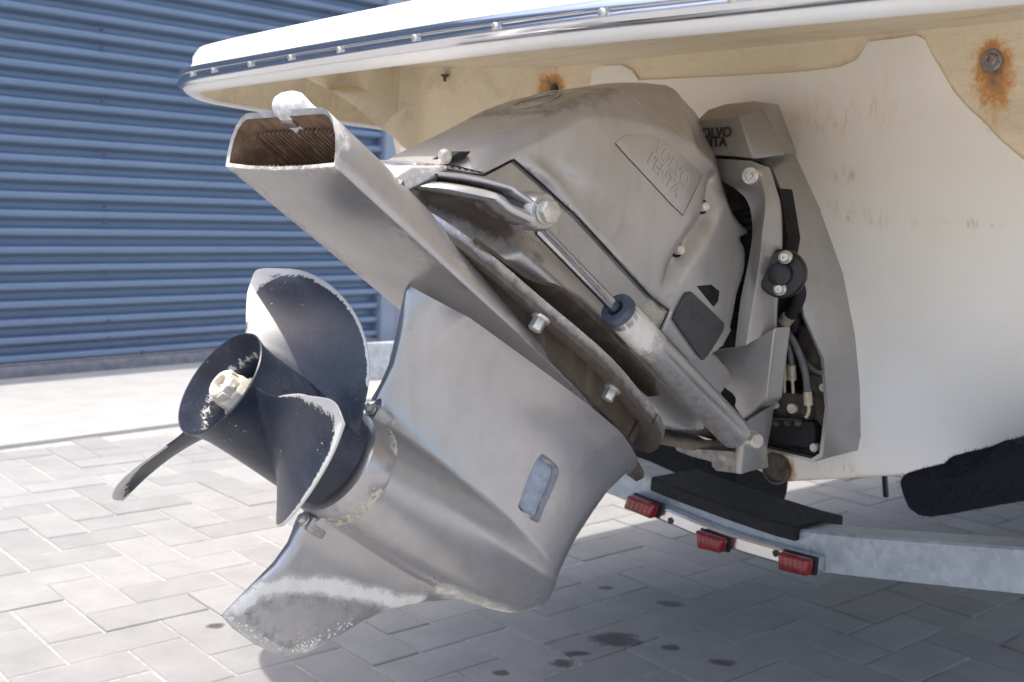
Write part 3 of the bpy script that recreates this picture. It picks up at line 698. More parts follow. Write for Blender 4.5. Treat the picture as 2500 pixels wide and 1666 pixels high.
grime_shade = stroke(Q, SP('H', [(2353, 330), (2300, 420), (2200, 520)], 0), 0.035, 0.6)
grime_shade = np.maximum(grime_shade, stroke(Q, SP('H', [(300, 1120), (500, 1070), (700, 1120), (900, 1160)], 0), 0.03, 0.42))
lens = np.array(SP('H', [(210, 1150), (330, 1080), (480, 1045), (620, 1050), (760, 1075), (900, 1110), (960, 1140), (880, 1200), (700, 1300), (560, 1370), (430, 1370), (320, 1310), (230, 1230)], 0))
ld = poly_dist(Q, lens); grime_shade = np.maximum(grime_shade, np.where(inside(Q, lens), 0.22 + 0.25 * np.clip(1 - ld / 0.03, 0, 1), 0))
lower = obj('lower_housing', V, Fc, 'grey_paint', drive, 50, {'wear': wear * stb, 'crust': crust * stb, 'grime_shade': grime_shade})
mbs = MB()
for k in range(95):
    t = rng.random(); x = 130 + t * 720; y = np.interp(x, [130, 280, 430, 520, 700, 850], [1205, 1320, 1385, 1400, 1315, 1230]) - abs(rng.normal(0, 26)) - 6
    a_, u_ = onS('H', x, y, 0.004); q_ = np.array([[a_, u_]])
    if not inside(q_, np.array(low_out))[0]: continue
    h_ = float(h_low(q_[:, 0], q_[:, 1])[0]) * float(min(1, math.sqrt(max(0.0, 1 - (1 - min(1, poly_dist(q_, np.array(low_out))[0] / 0.008)) ** 2))))
    r_ = rng.uniform(0.0006, 0.0019); mbs.add(*lathe(D(a_, u_, h_ - 0.0004), S, [(0, r_), (r_ * 0.35, r_ * 0.85), (r_ * 0.55, r_ * 0.4), (r_ * 0.6, r_ * 0.1)], 7, False, True))
tagd(obj('fouling_specks', mbs.V, mbs.F, 'anode_zinc', drive, 60), kind='stuff')
# water intake insert in its recess
hI = float(h_low(np.array([ci[0]]), np.array([ci[1]]))[0])
P3 = [D(p[0], p[1], 0) for p in INT2]
hs = h_low(INT2[:, 0], INT2[:, 1])
ring = [D(p[0], p[1], h + 0.0010) for p, h in zip(INT2, hs)]; inn = [D(*(ci + (p - ci) * 0.80), h + 0.0035) for p, h in zip(INT2, h_low(*(ci + (INT2 - ci) * 0.72).T))]
V, Fc = loft([ring, inn], True, False, True); obj('water_intake', V, Fc, 'intake_blue', drive, 40)
# bearing carrier ring behind the propeller
prof = [(0.166, 0.0585), (0.168, 0.0625), (0.176, 0.0645), (0.198, 0.0655), (0.2015, 0.0645), (0.2025, 0.0615), (0.2026, 0.055)]
V, Fc = lathe(H0, F, prof, 64, True, False)
Va = np.array(V); q = (Va - H0); ang = np.degrees(np.arctan2(q @ S, q @ U)); aa = q @ F
cru = np.where((ang > 10) & (ang < 60) | (ang > 95) & (ang < 175), np.clip((aa - 0.175) / 0.02, 0, 1) * 0.75, 0.05)
ringo = obj('bearing_carrier', V, Fc, 'grey_paint', drive, 30, {'crust': cru, 'grime_shade': np.where(ang > 120, 0.35, 0.0)})
for sgn, pts in ((1, [(545, 1135, 0)]),):
    pass
for (u0, sg) in ((-0.066, 1), (0.064, 1)):
    dirn = -1 if u0 < 0 else 1
    V, Fc = box(D(0.186, u0 + dirn * 0.006, 0.006), F * 0.013, U * 0.009, S * 0.011, 0.004); ear = obj('carrier_ear', V, Fc, 'grey_paint', ringo, 35, {'grime_shade': [0.4] * len(V)})
    V, Fc = hexbolt(D(0.172, u0 + dirn * 0.006, 0.006), -F, 0.0052, 0.008); obj('carrier_bolt', V, Fc, 'bolt_steel', ringo, 30)
# --- anti-ventilation plate with the exhaust outlet above the propeller
def half_w(a): return float(np.interp(a, [-0.08, 0.1, 0.2, 0.28, 0.34, 0.40, 0.475, 0.55, 0.585, 0.603, 0.611, 0.614], [0.118, 0.114, 0.113, 0.108, 0.102, 0.088, 0.064, 0.040, 0.027, 0.018, 0.009, 0.002]))
def top_h(a): return float(np.interp(a, [-0.08, -0.02, 0.05, 0.12, 0.2, 0.30, 0.63], [0.051, 0.051, 0.047, 0.034, 0.020, 0.012, 0.010]))
UP = 0.2165
def plate_ring(a, inset=0.0):
    w = half_w(a) - inset; h = top_h(a) - 2 * inset; b0 = UP + inset
    rad = min(0.046, h * 0.88); fl = lambda k: (w - rad * 0.9 + rad * 0.9 * math.cos(k), h - rad + rad * math.sin(k))
    arc = [fl(R(x)) for x in (8, 28, 48, 68, 84)]
    prof = [(-w, 0.0), (-w * 0.5, -0.0035), (0, -0.005), (w * 0.5, -0.0035), (w, 0.0), (w + 0.0008, 0.0015)] + arc + [(w * 0.4, h), (0, h), (-w * 0.4, h)] + [(-x, z) for x, z in arc[::-1]] + [(-w - 0.0008, 0.0015)]
    rk = 0.55 * min(1, max(0, (0.0 - a) / 0.08))
    return [D(a - rk * max(0, dz), b0 + dz, s) for s, dz in prof]
As = list(np.linspace(-0.08, 0.32, 30)) + list(np.linspace(0.335, 0.60, 22)) + [0.604, 0.608, 0.611, 0.613, 0.614]
rings = [plate_ring(a) for a in As]
n = len(rings[0])
V, Fc = loft(rings, True, False, True)
# hollow mouth
inr = [plate_ring(a, 0.0045) for a in (-0.0802, -0.04, 0.0, 0.05, 0.09)]
V0 = len(V); V += [tuple(p) for r_ in inr for p in r_]
for j in range(n): Fc.append((j, V0 + j, V0 + (j + 1) % n, (j + 1) % n))
Q = np.array([((np.array(v) - H0) @ F, (np.array(v) - H0) @ S, (np.array(v) - H0) @ U) for v in V])
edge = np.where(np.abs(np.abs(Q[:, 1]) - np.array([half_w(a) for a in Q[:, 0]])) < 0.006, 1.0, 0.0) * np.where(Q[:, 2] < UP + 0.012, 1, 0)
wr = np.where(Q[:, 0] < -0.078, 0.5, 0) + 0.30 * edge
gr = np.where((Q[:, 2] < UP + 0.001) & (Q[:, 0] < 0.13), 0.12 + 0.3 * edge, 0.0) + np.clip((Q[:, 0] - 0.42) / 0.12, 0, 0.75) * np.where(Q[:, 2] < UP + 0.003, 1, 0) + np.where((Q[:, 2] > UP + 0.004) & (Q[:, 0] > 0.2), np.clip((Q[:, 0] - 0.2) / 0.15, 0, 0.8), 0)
plate = obj('antiventilation_plate', V, Fc, 'grey_paint', drive, 45, {'under_dark': np.where(Q[:, 2] < UP + 0.001, 0.85, 0.0), 'wear': wr, 'grime_shade': gr, 'crust': np.where(Q[:, 0] < -0.078, 0.35, 0)})
V, Fc = loft(inr, True, False, True); V = [p - 0.0 * F for p in map(np.array, V)]
c0 = D(0.0, UP + 0.03, 0); Vq = []
for v in V:
    q = v - H0; a_, s_, u_ = q @ F, q @ S, q @ U
    Vq.append(D(a_, UP + 0.025 + (u_ - UP - 0.025) * 0.985, s_ * 0.995 ))
obj('exhaust_duct', Vq, Fc, 'exhaust_brown', drive, 45)
mbr = MB()
for k in range(-9, 10):
    if k == 0: continue
    s = k * 0.0092; ztop = UP + 0.0425 - (0.0015 if abs(k) > 7 else 0) - (0.004 if abs(k) > 8 else 0)
    mbr.add(*box(D(0.005, ztop, s), F * 0.09, S * 0.0016, U * 0.003, 0.0006))
    if abs(k) <= 8: mbr.add(*box(D(0.0, UP + 0.0045, s), F * 0.075, S * 0.0013, U * 0.0015, 0.0004))
obj('duct_ribs', mbr.V, mbr.F, 'exhaust_brown', drive, 30)
V, Fc = box(D(-0.094, UP + 0.0445, 0.0), F * 0.005, S * 0.014, U * 0.0012, 0.0005); obj('duct_lug', V, Fc, 'grey_paint', drive, 30)
# sacrificial anode lying along the crown of the outlet
rings = []
for a in np.concatenate([np.linspace(-0.118, -0.104, 8), np.linspace(-0.09, 0.03, 16), np.linspace(0.036, 0.058, 8)]):
    k = 1.0
    if a < -0.104: k = math.sqrt(max(0.03, 1 - ((-0.104 - a) / 0.0145) ** 2))
    if a > 0.03: k = math.sqrt(max(0.02, 1 - ((a - 0.03) / 0.0285) ** 2))
    ring = []
    for j in range(20):
        t = 2 * math.pi * j / 20; cx = math.copysign(abs(math.cos(t)) ** 0.75, math.cos(t)); cz = math.copysign(abs(math.sin(t)) ** 0.75, math.sin(t))
        n_ = 1 + 0.05 * math.sin(a * 330 + j * 1.9) * math.sin(j * 2.3 + a * 170)
        ring.append(D(a, UP + 0.060 + 0.0155 * cz * k * n_, 0.0225 * cx * (0.4 + 0.6 * k) * n_))
    rings.append(ring)
V, Fc = loft(rings, True, True, True); obj('anode', V, Fc, 'anode_zinc', drive, 70)
# --- flange that joins lower and upper housings, with its dirty recess
fl = [onU('G', x, y, 0.245) for x, y in [(240, 90), (430, 180), (790, 430), (1170, 750), (1700, 1200), (2010, 1568)]] + [onU('I', x, y, 0.245) for x, y in [(415, 300), (443, 370), (435, 425), (390, 450)]]
fl = [(a, max(0.012, s)) for a, s in fl]
print('flange', np.round(fl, 3))
fl = [(p[0], p[1]) for p in smooth_path([np.array([a, q, 0]) for a, q in fl], 4)]
fl_out = [(0.0, 0.10)] + fl
fo = [(a, s) for a, s in fl_out]
full = fo + [(a, -s) for a, s in fo[::-1]]
V, Fc = slab([D(a, 0.247, s) for a, s in full], U * 0.016, 0.003)
Q = np.array([[(np.array(v) - H0) @ F, (np.array(v) - H0) @ U] for v in V])
obj('housing_flange', V, Fc, 'grey_paint', drive, 40, {'grime_shade': np.where(Q[:, 1] < 0.2475, 1.15, 0.1), 'crust': np.where(Q[:, 1] > 0.2595, 0.5, 0.0)})
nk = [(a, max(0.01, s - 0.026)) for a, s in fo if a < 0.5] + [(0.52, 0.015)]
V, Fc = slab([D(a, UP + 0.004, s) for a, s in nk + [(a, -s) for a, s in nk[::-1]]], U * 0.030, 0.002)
obj('housing_neck', V, Fc, 'grimy_paint', drive, 40, {'grime_shade': [0.8] * len(V)})
for x, y in ((1218, 850), (1732, 1352)):
    a_, s_ = onU('G', x, y, 0.240)
    V, Fc = hexbolt(D(a_, 0.2475, s_), -U, 0.0085, 0.017, 1.35); obj('flange_bolt', V, Fc, 'bolt_steel', drive, 30)
# --- upper gear housing below the cowl
sU = 0.082
up_out = [onS('G', x, y, sU) for x, y in [(250, 5), (700, 275), (1050, 555), (1400, 850), (1850, 1250)]] + [(0.53, 0.262), (0.60, 0.30), (0.60, 0.40)] + [(0.43, 0.40)] + [(onS('B', x, y, sU)[0], onS('B', x, y, sU)[1] + 0.009) for x, y in [(1250, 1030), (1045, 850), (830, 965), (560, 925), (300, 900)]]
def h_up(a, u):
    h = np.full(a.shape, 0.082) - np.clip((0.30 - u) / 0.05, 0, 1) * 0.004
    d = stroke(np.stack([a, u], 1), PKT, 0.035); h = h - 0.022 * d ** 0.8 * 1.0
    # boss swelling along the housing beneath the arm
    d2 = stroke(np.stack([a, u], 1), BOSS, 0.028); return h + 0.010 * np.sin(d2 * math.pi / 2)
PKT = SP('B', [(480, 1120), (640, 1190), (800, 1260), (950, 1330)], sU)
BOSS = SP('G', [(700, 130), (1000, 300), (1150, 400), (1500, 700), (1800, 960)], sU)
V, Fc, Q, hh = relief(up_out, h_up, 0.004, 0.005)
gr = np.maximum(stroke(Q, SP('B', [(520, 1110), (700, 1200), (850, 1290), (1000, 1360)], sU), 0.034, 1.1), stroke(Q, SP('B', [(1060, 1450), (1200, 1560)], sU), 0.02, 0.5))  # first stroke paints the tilt arm's shade brown into the pocket below
wrr = stroke(Q, SP('B', [(320, 990), (420, 950), (520, 930)], sU), 0.012, 0.8)
crs = np.maximum(stroke(Q, SP('G', [(700, 280), (1050, 560)], sU), 0.012, 0.4), stroke(Q, SP('D', [(540, 740), (620, 820), (660, 760)], sU), 0.02, 0.9))
obj('upper_housing', V, Fc, 'grey_paint', drive, 50, {'grime_shade': gr, 'wear': np.maximum(wrr, stroke(Q, SP('D', [(560, 700), (600, 800)], sU), 0.018, 0.7)), 'crust': crs})
# splash lip along the housing
lip_o = [wS('G', x, y, 0.118) for x, y in [(760, 262), (900, 362), (1100, 510), (1180, 552), (1250, 572), (1330, 590), (1400, 630), (1550, 760), (1700, 905), (1900, 1110), (2050, 1270), (2090, 1370)]]
lip_i = [wS('G', x, y, 0.080) for x, y in [(740, 285), (880, 400), (1060, 560), (1150, 640), (1230, 710), (1300, 770), (1380, 840), (1500, 945), (1620, 1050), (1760, 1170), (1900, 1290), (2000, 1380)]]
rings = [[a_, b_, b_ + U * 0.005 + S * -0.002, a_ + U * 0.004] for a_, b_ in zip(lip_o, lip_i)]
V, Fc = loft(rings, True, True, True); nn = len(V)
obj('splash_lip', V, Fc, 'grimy_paint', drive, 40, {'grime_shade': [0.55, 0.9, 0.4, 0.0] * (nn // 4)})
# --- cowl
crown = [onS('B', x, y, 0.0) for x, y in [(290, 900), (450, 800), (700, 680), (900, 580), (1100, 470), (1300, 390), (1500, 340), (1700, 305), (1860, 298), (2050, 310), (2150, 350)]]
crown2 = [onS('C', x, y, 0.02) for x, y in [(350, 520), (430, 600), (500, 700), (545, 780), (565, 880), (585, 1000), (605, 1070)]]
fwd = [onS('C', x, y, 0.07) for x, y in [(680, 1180), (735, 1340), (765, 1480)]]
body = [onS('D', x, y, 0.085) for x, y in [(1225, 250), (1250, 330), (1240, 480), (1190, 650), (1160, 860), (1080, 1030), (935, 1130), (830, 1125), (612, 912)]]
pl_ = [onS('D', x, y, 0.088) for x, y in [(684, 762), (560, 668), (400, 498), (200, 278), (0, 58)]] + [onS('B', x, y, 0.088) for x, y in [(1500, 1272), (1250, 1042), (1045, 862), (835, 968)]]
cowl_out = crown + crown2 + fwd + body + pl_ + [onS('B', 590, 922, 0.06)]
VG = [onS('B', x, y, 0.088) for x, y in [(1330, 960), (1500, 1110), (1750, 1330), (2000, 1560)]] + [onS('D', x, y, 0.088) for x, y in [(330, 230), (520, 410), (668, 560), (740, 420), (850, 240), (950, 90)]] + [onS('C', 575, 1040, 0.088)]
VR = [onS('B', x, y, 0.088) for x, y in [(1150, 870), (1350, 1020), (1650, 1290), (1900, 1530)]] + [onS('D', x, y, 0.088) for x, y in [(300, 260), (500, 450), (655, 605)]]
def er_cowl(Q):
    a, u = Q[:, 0], Q[:, 1]
    e = np.interp(a, [0.0, 0.16, 0.22, 0.30, 0.6], [0.015, 0.022, 0.055, 0.085, 0.06])
    lowm = (u < 0.40 + 0.0 * a); e = np.where(lowm, 0.004, e)
    return np.where((a > 0.42) & (u < 0.60), np.where(u < 0.4, 0.004, 0.028), e)
TOPL = np.array(crown + crown2); SIDEL = np.array([crown2[-1]] + fwd + body[:5]); BOTL = np.array(body[4:] + pl_ + [onS('B', 590, 922, 0.06), crown[0]])
def rims_cowl(Q):
    a = Q[:, 0]
    dt = poly_dist(Q, TOPL, False); et_ = np.interp(a, [0.0, 0.16, 0.24, 0.34, 0.5], [0.013, 0.02, 0.05, 0.085, 0.06]); c0 = np.interp(a, [0.15, 0.30], [0.82, 0.30])
    x = np.clip(dt / et_, 0, 1); rt = (c0 + (1 - c0) * x) * np.sqrt(1 - (1 - np.clip(x / 0.14, 0, 1)) ** 2)
    x = np.clip(poly_dist(Q, SIDEL, False) / 0.012, 0, 1); rs = np.sqrt(1 - (1 - x) ** 2)
    x = np.clip(poly_dist(Q, BOTL, False) / 0.003, 0, 1); rb = np.sqrt(1 - (1 - x) ** 2)
    return rt * rs * rb
def h_cowl(a, u):
    P2 = np.stack([a, u], 1); h = np.full(a.shape, 0.088) + 0.006 * np.sin(np.clip((u - 0.38) / 0.25, 0, 1) * math.pi)
    g = poly_dist(P2, VG, False); fade = np.clip((a - 0.12) / 0.16, 0, 1); fade = fade * fade * (3 - 2 * fade)
    h = h - 0.017 * np.exp(-(g / 0.0115) ** 2) * fade
    r_ = poly_dist(P2, VR, False); rf = np.clip((a - 0.105) / 0.07, 0, 1); h = h + 0.006 * np.exp(-(r_ / 0.0075) ** 2) * rf * rf * (3 - 2 * rf)
    h = h - np.clip((a - 0.44) / 0.12, 0, 1) * 0.006
    return h
HOLE = [onS('D', x, y, 0.08) for x, y in [(835, 580), (940, 570), (1000, 615), (995, 690), (965, 728)]]
V, Fc, Q, hh = relief(cowl_out, h_cowl, er_cowl, 0.005, rims=rims_cowl)
gr = np.maximum(stroke(Q, SP('B', [(1000, 530), (1250, 450), (1500, 370)], 0.0), 0.02, 0.5), stroke(Q, SP('D', [(560, 690), (690, 640), (850, 470)], 0.085), 0.015, 0.3))
wr = stroke(Q, SP('D', [(380, 480), (390, 500)], 0.09), 0.006, 0.8)
cowl = obj('cowl', V, Fc, 'cowl_paint', drive, 50, {'grime_shade': gr, 'wear': wr})
V, Fc = slab([D(a_, u_, 0.0745) for a_, u_ in HOLE], S * 0.004, 0.001)
hq = h_cowl(*np.array(HOLE).T); V, Fc = slab([D(a_, u_, h_ - 0.004) for (a_, u_), h_ in zip(HOLE, hq)], S * 0.0055, 0.001); obj('tilt_window', V, Fc, 'dark_gap', cowl, 30)
V, Fc = slab([wS('D', x, y, 0.081) for x, y in [(835, 545), (880, 445), (915, 520), (850, 575)]], S * 0.004, 0.001); obj('sender_lever', V, Fc, 'ferrule', cowl, 30)
# dark shut line between cowl and housing
sl = [wS('B', x, y, 0.086) for x, y in [(560, 925), (830, 968), (1043, 858), (1250, 1038), (1500, 1270), (1750, 1540)]] + [wS('D', x, y, 0.086) for x, y in [(200, 280), (400, 500), (560, 670), (683, 762), (612, 912)]]
V, Fc = tube(sl, 0.0010, 6, 0); obj('shut_line_seal', V, Fc, 'dark_gap', cowl, 60)
# raised name plate with embossed lettering
npx = [(5, 825), (60, 775), (185, 768), (300, 815), (505, 995), (480, 1060), (392, 1238), (330, 1180), (150, 985)]
NP = [onS('C', x, y, 0.094) for x, y in npx]; hn = h_cowl(*np.array(NP).T); ncen = np.array(NP).mean(0)
sb = float(hn.mean())
plate_p = [(0.255, 0.465), (0.262, 0.535), (0.275, 0.548), (0.365, 0.552), (0.378, 0.54), (0.378, 0.478), (0.372, 0.468)]
V, Fc = slab([D(a_, u_, float(h_cowl(np.array([a_]), np.array([u_]))[0]) - 0.003) for a_, u_ in NP], S * 0.0039, 0.0005); npl = obj('name_plate', V, Fc, 'cowl_paint', cowl, 30)
pe = [onS('C', x, y, 0.094) for x, y in [(5, 825), (70, 900), (150, 985), (240, 1082), (330, 1180), (392, 1238), (440, 1140), (480, 1060), (502, 1005)]]
pq = np.array(pe); V, Fc = tube([D(q[0], q[1], h_ + 0.0004) for q, h_ in zip(pq, h_cowl(pq[:, 0], pq[:, 1]))], 0.00075, 6, 0); obj('plate_edge', V, Fc, 'dirty_casting', cowl, 60)
tl = np.array(onS('C', 190, 770, 0.094)); tr_ = np.array(onS('C', 505, 995, 0.094)); br_ = np.array(onS('C', 392, 1238, 0.094)); bl_ = np.array(onS('C', 5, 825, 0.094))
c1 = np.array(onS('C', 318, 928, 0.094)); c2 = np.array(onS('C', 270, 990, 0.094))
d1 = np.array(onS('C', 430, 1060, 0.094)) - np.array(onS('C', 205, 780, 0.094)); L1 = np.linalg.norm(d1); d1 /= L1; d2 = np.array([-d1[1], d1[0]])
c1 = c1 + d1 * 0.006; c2 = c2 + d1 * 0.006
ex = d1[0] * F + d1[1] * U; ey = d2[0] * F + d2[1] * U
for body_, cc in (('VOLVO', c1), ('PENTA', c2)):
    hz = float(h_cowl(np.array([cc[0]]), np.array([cc[1]]))[0]) + 0.0011
    text_mesh(body_, L1 / 4.1, 0.0006, D(cc[0], cc[1], hz), ex, ey, 'lettering', 'cowl_paint', cowl, 0.0006)
for c, x, y in (('C', 508, 1190), ('C', 374, 1438)):
    a_, u_ = onS(c, x, y, 0.085); h_ = float(h_cowl(np.array([a_]), np.array([u_]))[0])
    h_ += 0.005
    V, Fc = lathe(D(a_, u_, h_ - 0.006), S, [(0, 0.0095), (0.0045, 0.0095), (0.005, 0.0085), (0.003, 0.0082)], 20, True, True); obj('screw_recess', V, Fc, 'dark_gap', cowl, 30)
    V, Fc = lathe(D(a_, u_, h_ - 0.004), S + F * -0.15, [(0, 0.0062), (0.0095, 0.0062), (0.0115, 0.0045), (0.0118, 0.001)], 20); obj('cowl_screw', V, Fc, 'nut_bronze', cowl, 30)
# emblem rings pressed in the aft face
ea, eu = onS('B', 1330, 440, 0.03)
tcr = np.array(crown[5]) - np.array(crown[3]); tcr /= np.linalg.norm(tcr); et = tcr[0] * F + tcr[1] * U; en = np.cross(S, et); en = en if en @ U > 0 else -en
ec = np.array(crown[5]) * 0.55 + np.array(crown[4]) * 0.45
for rr in (0.03, 0.019):
    pth = [D(ec[0], ec[1], 0) - en * -0.0005 + (et * math.cos(t) + S * math.sin(t)) * rr for t in np.linspace(0, 2 * math.pi, 41)]
    V, Fc = tube(pth, 0.0016, 6, 0, False); obj('emblem_ring', V, Fc, 'cowl_paint', cowl, 60)
ml = [wS('B', x, y, 0.0) for x, y in []]
mpts = [onS('B', 1880, 345, 0.085), onS('B', 2000, 450, 0.085), onS('B', 2120, 550, 0.085), onS('B', 2240, 680, 0.085), onS('C', 400, 800, 0.085), onS('C', 480, 890, 0.085), onS('C', 548, 970, 0.085)]
mq = np.array(mpts); hz = h_cowl(mq[:, 0], mq[:, 1]) * rims_cowl(mq)
V, Fc = tube([D(q[0], q[1], h_ + 0.0002) for q, h_ in zip(mq, hz)], 0.0007, 6, 5); obj('mould_line', V, Fc, 'ferrule', cowl, 60)
# aft latch pocket
V, Fc = slab([wS('B', x, y, 0.052) for x, y in [(445, 853), (535, 795), (625, 795), (570, 850)]], S * 0.03 - et * 0.0, 0.002); obj('latch_pocket', V, Fc, 'dark_gap', cowl, 30)
V, Fc = lathe(wS('B', 540, 830, 0.084), S, [(0, 0.008), (0.004, 0.008), (0.006, 0.005)], 16); obj('cowl_screw', V, Fc, 'bolt_steel', cowl, 30)
# rubber pad on the flank
pad = smooth_path([np.append(np.array(onS('D', x, y, 0.086)), 0) for x, y in [(770, 640), (800, 628), (830, 640), (1040, 830), (1058, 860), (1052, 910), (970, 1060), (940, 1100), (905, 1095), (715, 845), (698, 810), (712, 760)]], 3, True)
V, Fc = slab([D(p[0], p[1], float(h_cowl(np.array([p[0]]), np.array([p[1]]))[0]) - 0.004) for p in pad], S * 0.0085, 0.002); obj('rubber_pad', V, Fc, 'pad_rubber', drive, 35)

# --- tilt arm (forked casting) and trim cylinder, starboard side
sA0, sA1 = 0.088, 0.142
def armp(c, pts, s0=sA0, s1=sA1):
    n = len(pts); return [wS(c, x, y, s0 + (s1 - s0) * i / (n - 1)) for i, (x, y) in enumerate(pts)]
CROP['Q'] = (900, 350, 4.706)
L1 = armp('Q', [(760, 335), (900, 335), (1100, 358), (1300, 400), (1480, 445), (1640, 495), (1780, 575), (1950, 690)])
L2 = armp('Q', [(800, 385), (930, 400), (1110, 425), (1300, 460), (1480, 505), (1630, 550), (1725, 605), (1920, 740)])
L3 = armp('Q', [(760, 440), (880, 448), (1050, 470), (1230, 505), (1420, 550), (1560, 605), (1660, 700), (1910, 800)])
L5 = armp('Q', [(560, 500), (730, 518), (900, 540), (1100, 580), (1300, 622), (1470, 662), (1640, 800), (1900, 930)])
L1, L2, L3, L5 = [smooth_path(l, 5) for l in (L1, L2, L3, L5)]
secs_ = []
for i, (p1, p2, p3, p5) in enumerate(zip(L1, L2, L3, L5)):
    t = i / (len(L1) - 1); dp = 0.024 * min(1, t * 6) * min(1, (1 - t) * 6)
    m12 = (p1 + p2) / 2 + S * 0.0025; m35 = (p3 + p5) / 2 + S * 0.002
    f2 = p2 * 0.85 + p3 * 0.15 - S * dp; f3 = p2 * 0.2 + p3 * 0.8 - S * dp
    secs_.append([p1 - S * 0.03, p1 - S * 0.003, p1 * 0.7 + m12 * 0.3 + S * 0.001, m12, p2 * 0.7 + m12 * 0.3, p2 - S * 0.003, f2, f3, p3 - S * 0.003, p3 * 0.7 + m35 * 0.3, m35, p5 * 0.75 + m35 * 0.25, p5 - S * 0.003, p5 - S * 0.03 - U * 0.003])
V, Fc = loft(secs_, True, True, True)
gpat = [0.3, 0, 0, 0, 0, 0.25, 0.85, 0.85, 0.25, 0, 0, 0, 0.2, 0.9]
arm = obj('tilt_arm', V, Fc, 'bright_paint', drive, 60, {'grime_shade': gpat * len(secs_)})
bas = [wS('B', x, y, 0.088) for x, y in [(165, 990), (300, 897), (530, 897), (585, 920), (520, 950), (360, 1040), (205, 1110)]]
V, Fc = slab(bas, -S * 0.17, 0.005, 3); obj('arm_base', V, Fc, 'bright_paint', drive, 40, {'wear': [0.62] * len(V)})
ec_ = wS('B', 1195, 1225, 0.126)
V, Fc = lathe(ec_, S, [(-0.012, 0.0215), (0.012, 0.0215), (0.0165, 0.0185)], 28); obj('arm_boss', V, Fc, 'bright_paint', arm, 35, {'crust': [0.35] * len(V)})
V, Fc = hexbolt(ec_ + S * 0.017, S, 0.0135, 0.012, 1.0); obj('arm_bolt', V, Fc, 'bolt_steel', arm, 30)
eye = ec_ + S * 0.012
cyl_end = wS('M', 1655, 840, 0.128); ax = cyl_end - eye; ax /= np.linalg.norm(ax)
mouth = wS('D', 315, 755, 0.130)
ax = (cyl_end - mouth) / np.linalg.norm(cyl_end - mouth)
cyl = thing if False else None
V, Fc = lathe(eye + ax * 0.012, ax, [(0, 0.0075), (float((mouth - eye) @ ax) + 0.02, 0.0075)], 24)
rod0 = wS('G', 1222, 175, 0.128)
V, Fc = tube([eye, rod0, mouth + ax * 0.02], 0.0075, 24, 0); 
brl_len = float((cyl_end - mouth) @ ax)
Vb, Fb = lathe(mouth, ax, [(0.004, 0.0165), (0.0, 0.019), (0.002, 0.0205), (0.01, 0.0215), (0.02, 0.0215), (brl_len - 0.03, 0.0235), (brl_len - 0.01, 0.024), (brl_len, 0.021)], 36)
Qb = np.array(Vb); tb = (Qb - mouth) @ ax; side = ((Qb - mouth) @ -U)
ts = np.linspace(0.004, brl_len, 60)
prof = [(0.004, 0.0155), (0.0, 0.0172), (0.002, 0.0190), (0.012, 0.0198)] + [(t, 0.0198 + 0.0022 * t / brl_len) for t in np.linspace(0.02, brl_len - 0.012, 50)] + [(brl_len, 0.021)]
Vb, Fb = lathe(mouth, ax, prof, 40); Qb = np.array(Vb); tb = (Qb - mouth) @ ax; sd = (Qb - mouth) @ U
wearc = np.clip(1.5 - tb / 0.075, 0, 1) * 1.0; wearc[tb < 0.012] = 0.1
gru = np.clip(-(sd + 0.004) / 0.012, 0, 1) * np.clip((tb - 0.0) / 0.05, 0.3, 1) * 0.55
barrel = obj('trim_cylinder', Vb, Fb, 'grey_paint', drive, 40, {'wear': wearc, 'grime_shade': gru})
obj('piston_rod', V, Fc, 'rod_steel', barrel, 40)
Vs, Fs = lathe(mouth - ax * 0.004, ax, [(0.004, 0.0085), (0.0, 0.0105), (0.0, 0.0200), (0.003, 0.0215), (0.01, 0.0215), (0.011, 0.0185)], 36, False, False); obj('rod_seal', Vs, Fs, 'blue_rubber', barrel, 30)

# --- propeller
PR = thing if False else None
hub_prof = [(0.0, 0.0590), (-0.0006, 0.0602), (0.0005, 0.0612), (0.004, 0.0600), (0.012, 0.0575), (0.03, 0.0555), (0.06, 0.0552), (0.10, 0.0560), (0.14, 0.0570), (0.155, 0.0575), (0.16, 0.0565), (0.161, 0.052)]
inner = [(0.0, 0.0585), (0.01, 0.0555), (0.026, 0.0515), (0.0275, 0.0505), (0.05, 0.0500), (0.062, 0.0498), (0.066, 0.034), (0.050, 0.033), (0.048, 0.031), (0.048, 0.001)]
mb = MB(); mb.add(*lathe(H0, F, hub_prof, 72, False, True)); mb.add(*lathe(H0, F, inner, 72, False, True))
qv = np.array(mb.V) - H0; qa = qv @ F; qr = np.linalg.norm(qv - np.outer(qa, F), axis=1)
prop = obj('propeller', mb.V, mb.F, 'prop_paint', drive, 40, {'wear': np.where((np.abs(qa - 0.0268) < 0.0012) & (qr < 0.0525) & (qr > 0.05), 0.5, 0) + np.where((qa < 0.0004), 0.3, 0) + np.where((np.abs(qa - 0.03) < 0.001) & (qr > 0.053), 0.36, 0)})
RH = 0.0535
BP = [8.52, 0.0807, 0.491, 0.0131, 0.1891]; BW = [50.2, 39.1, 33.4, 26.5, 13.0]; BK = [0, .2, .4, .6, .8]; BSM = np.array(smooth_path([(0, 50, 0), (.2, 39.5, 0), (.4, 33, 0), (.6, 24.8, 0), (.75, 17, 0), (.86, 11.5, 0), (.94, 7.4, 0), (.98, 4.2, 0), (1, 0.3, 0)], 8))
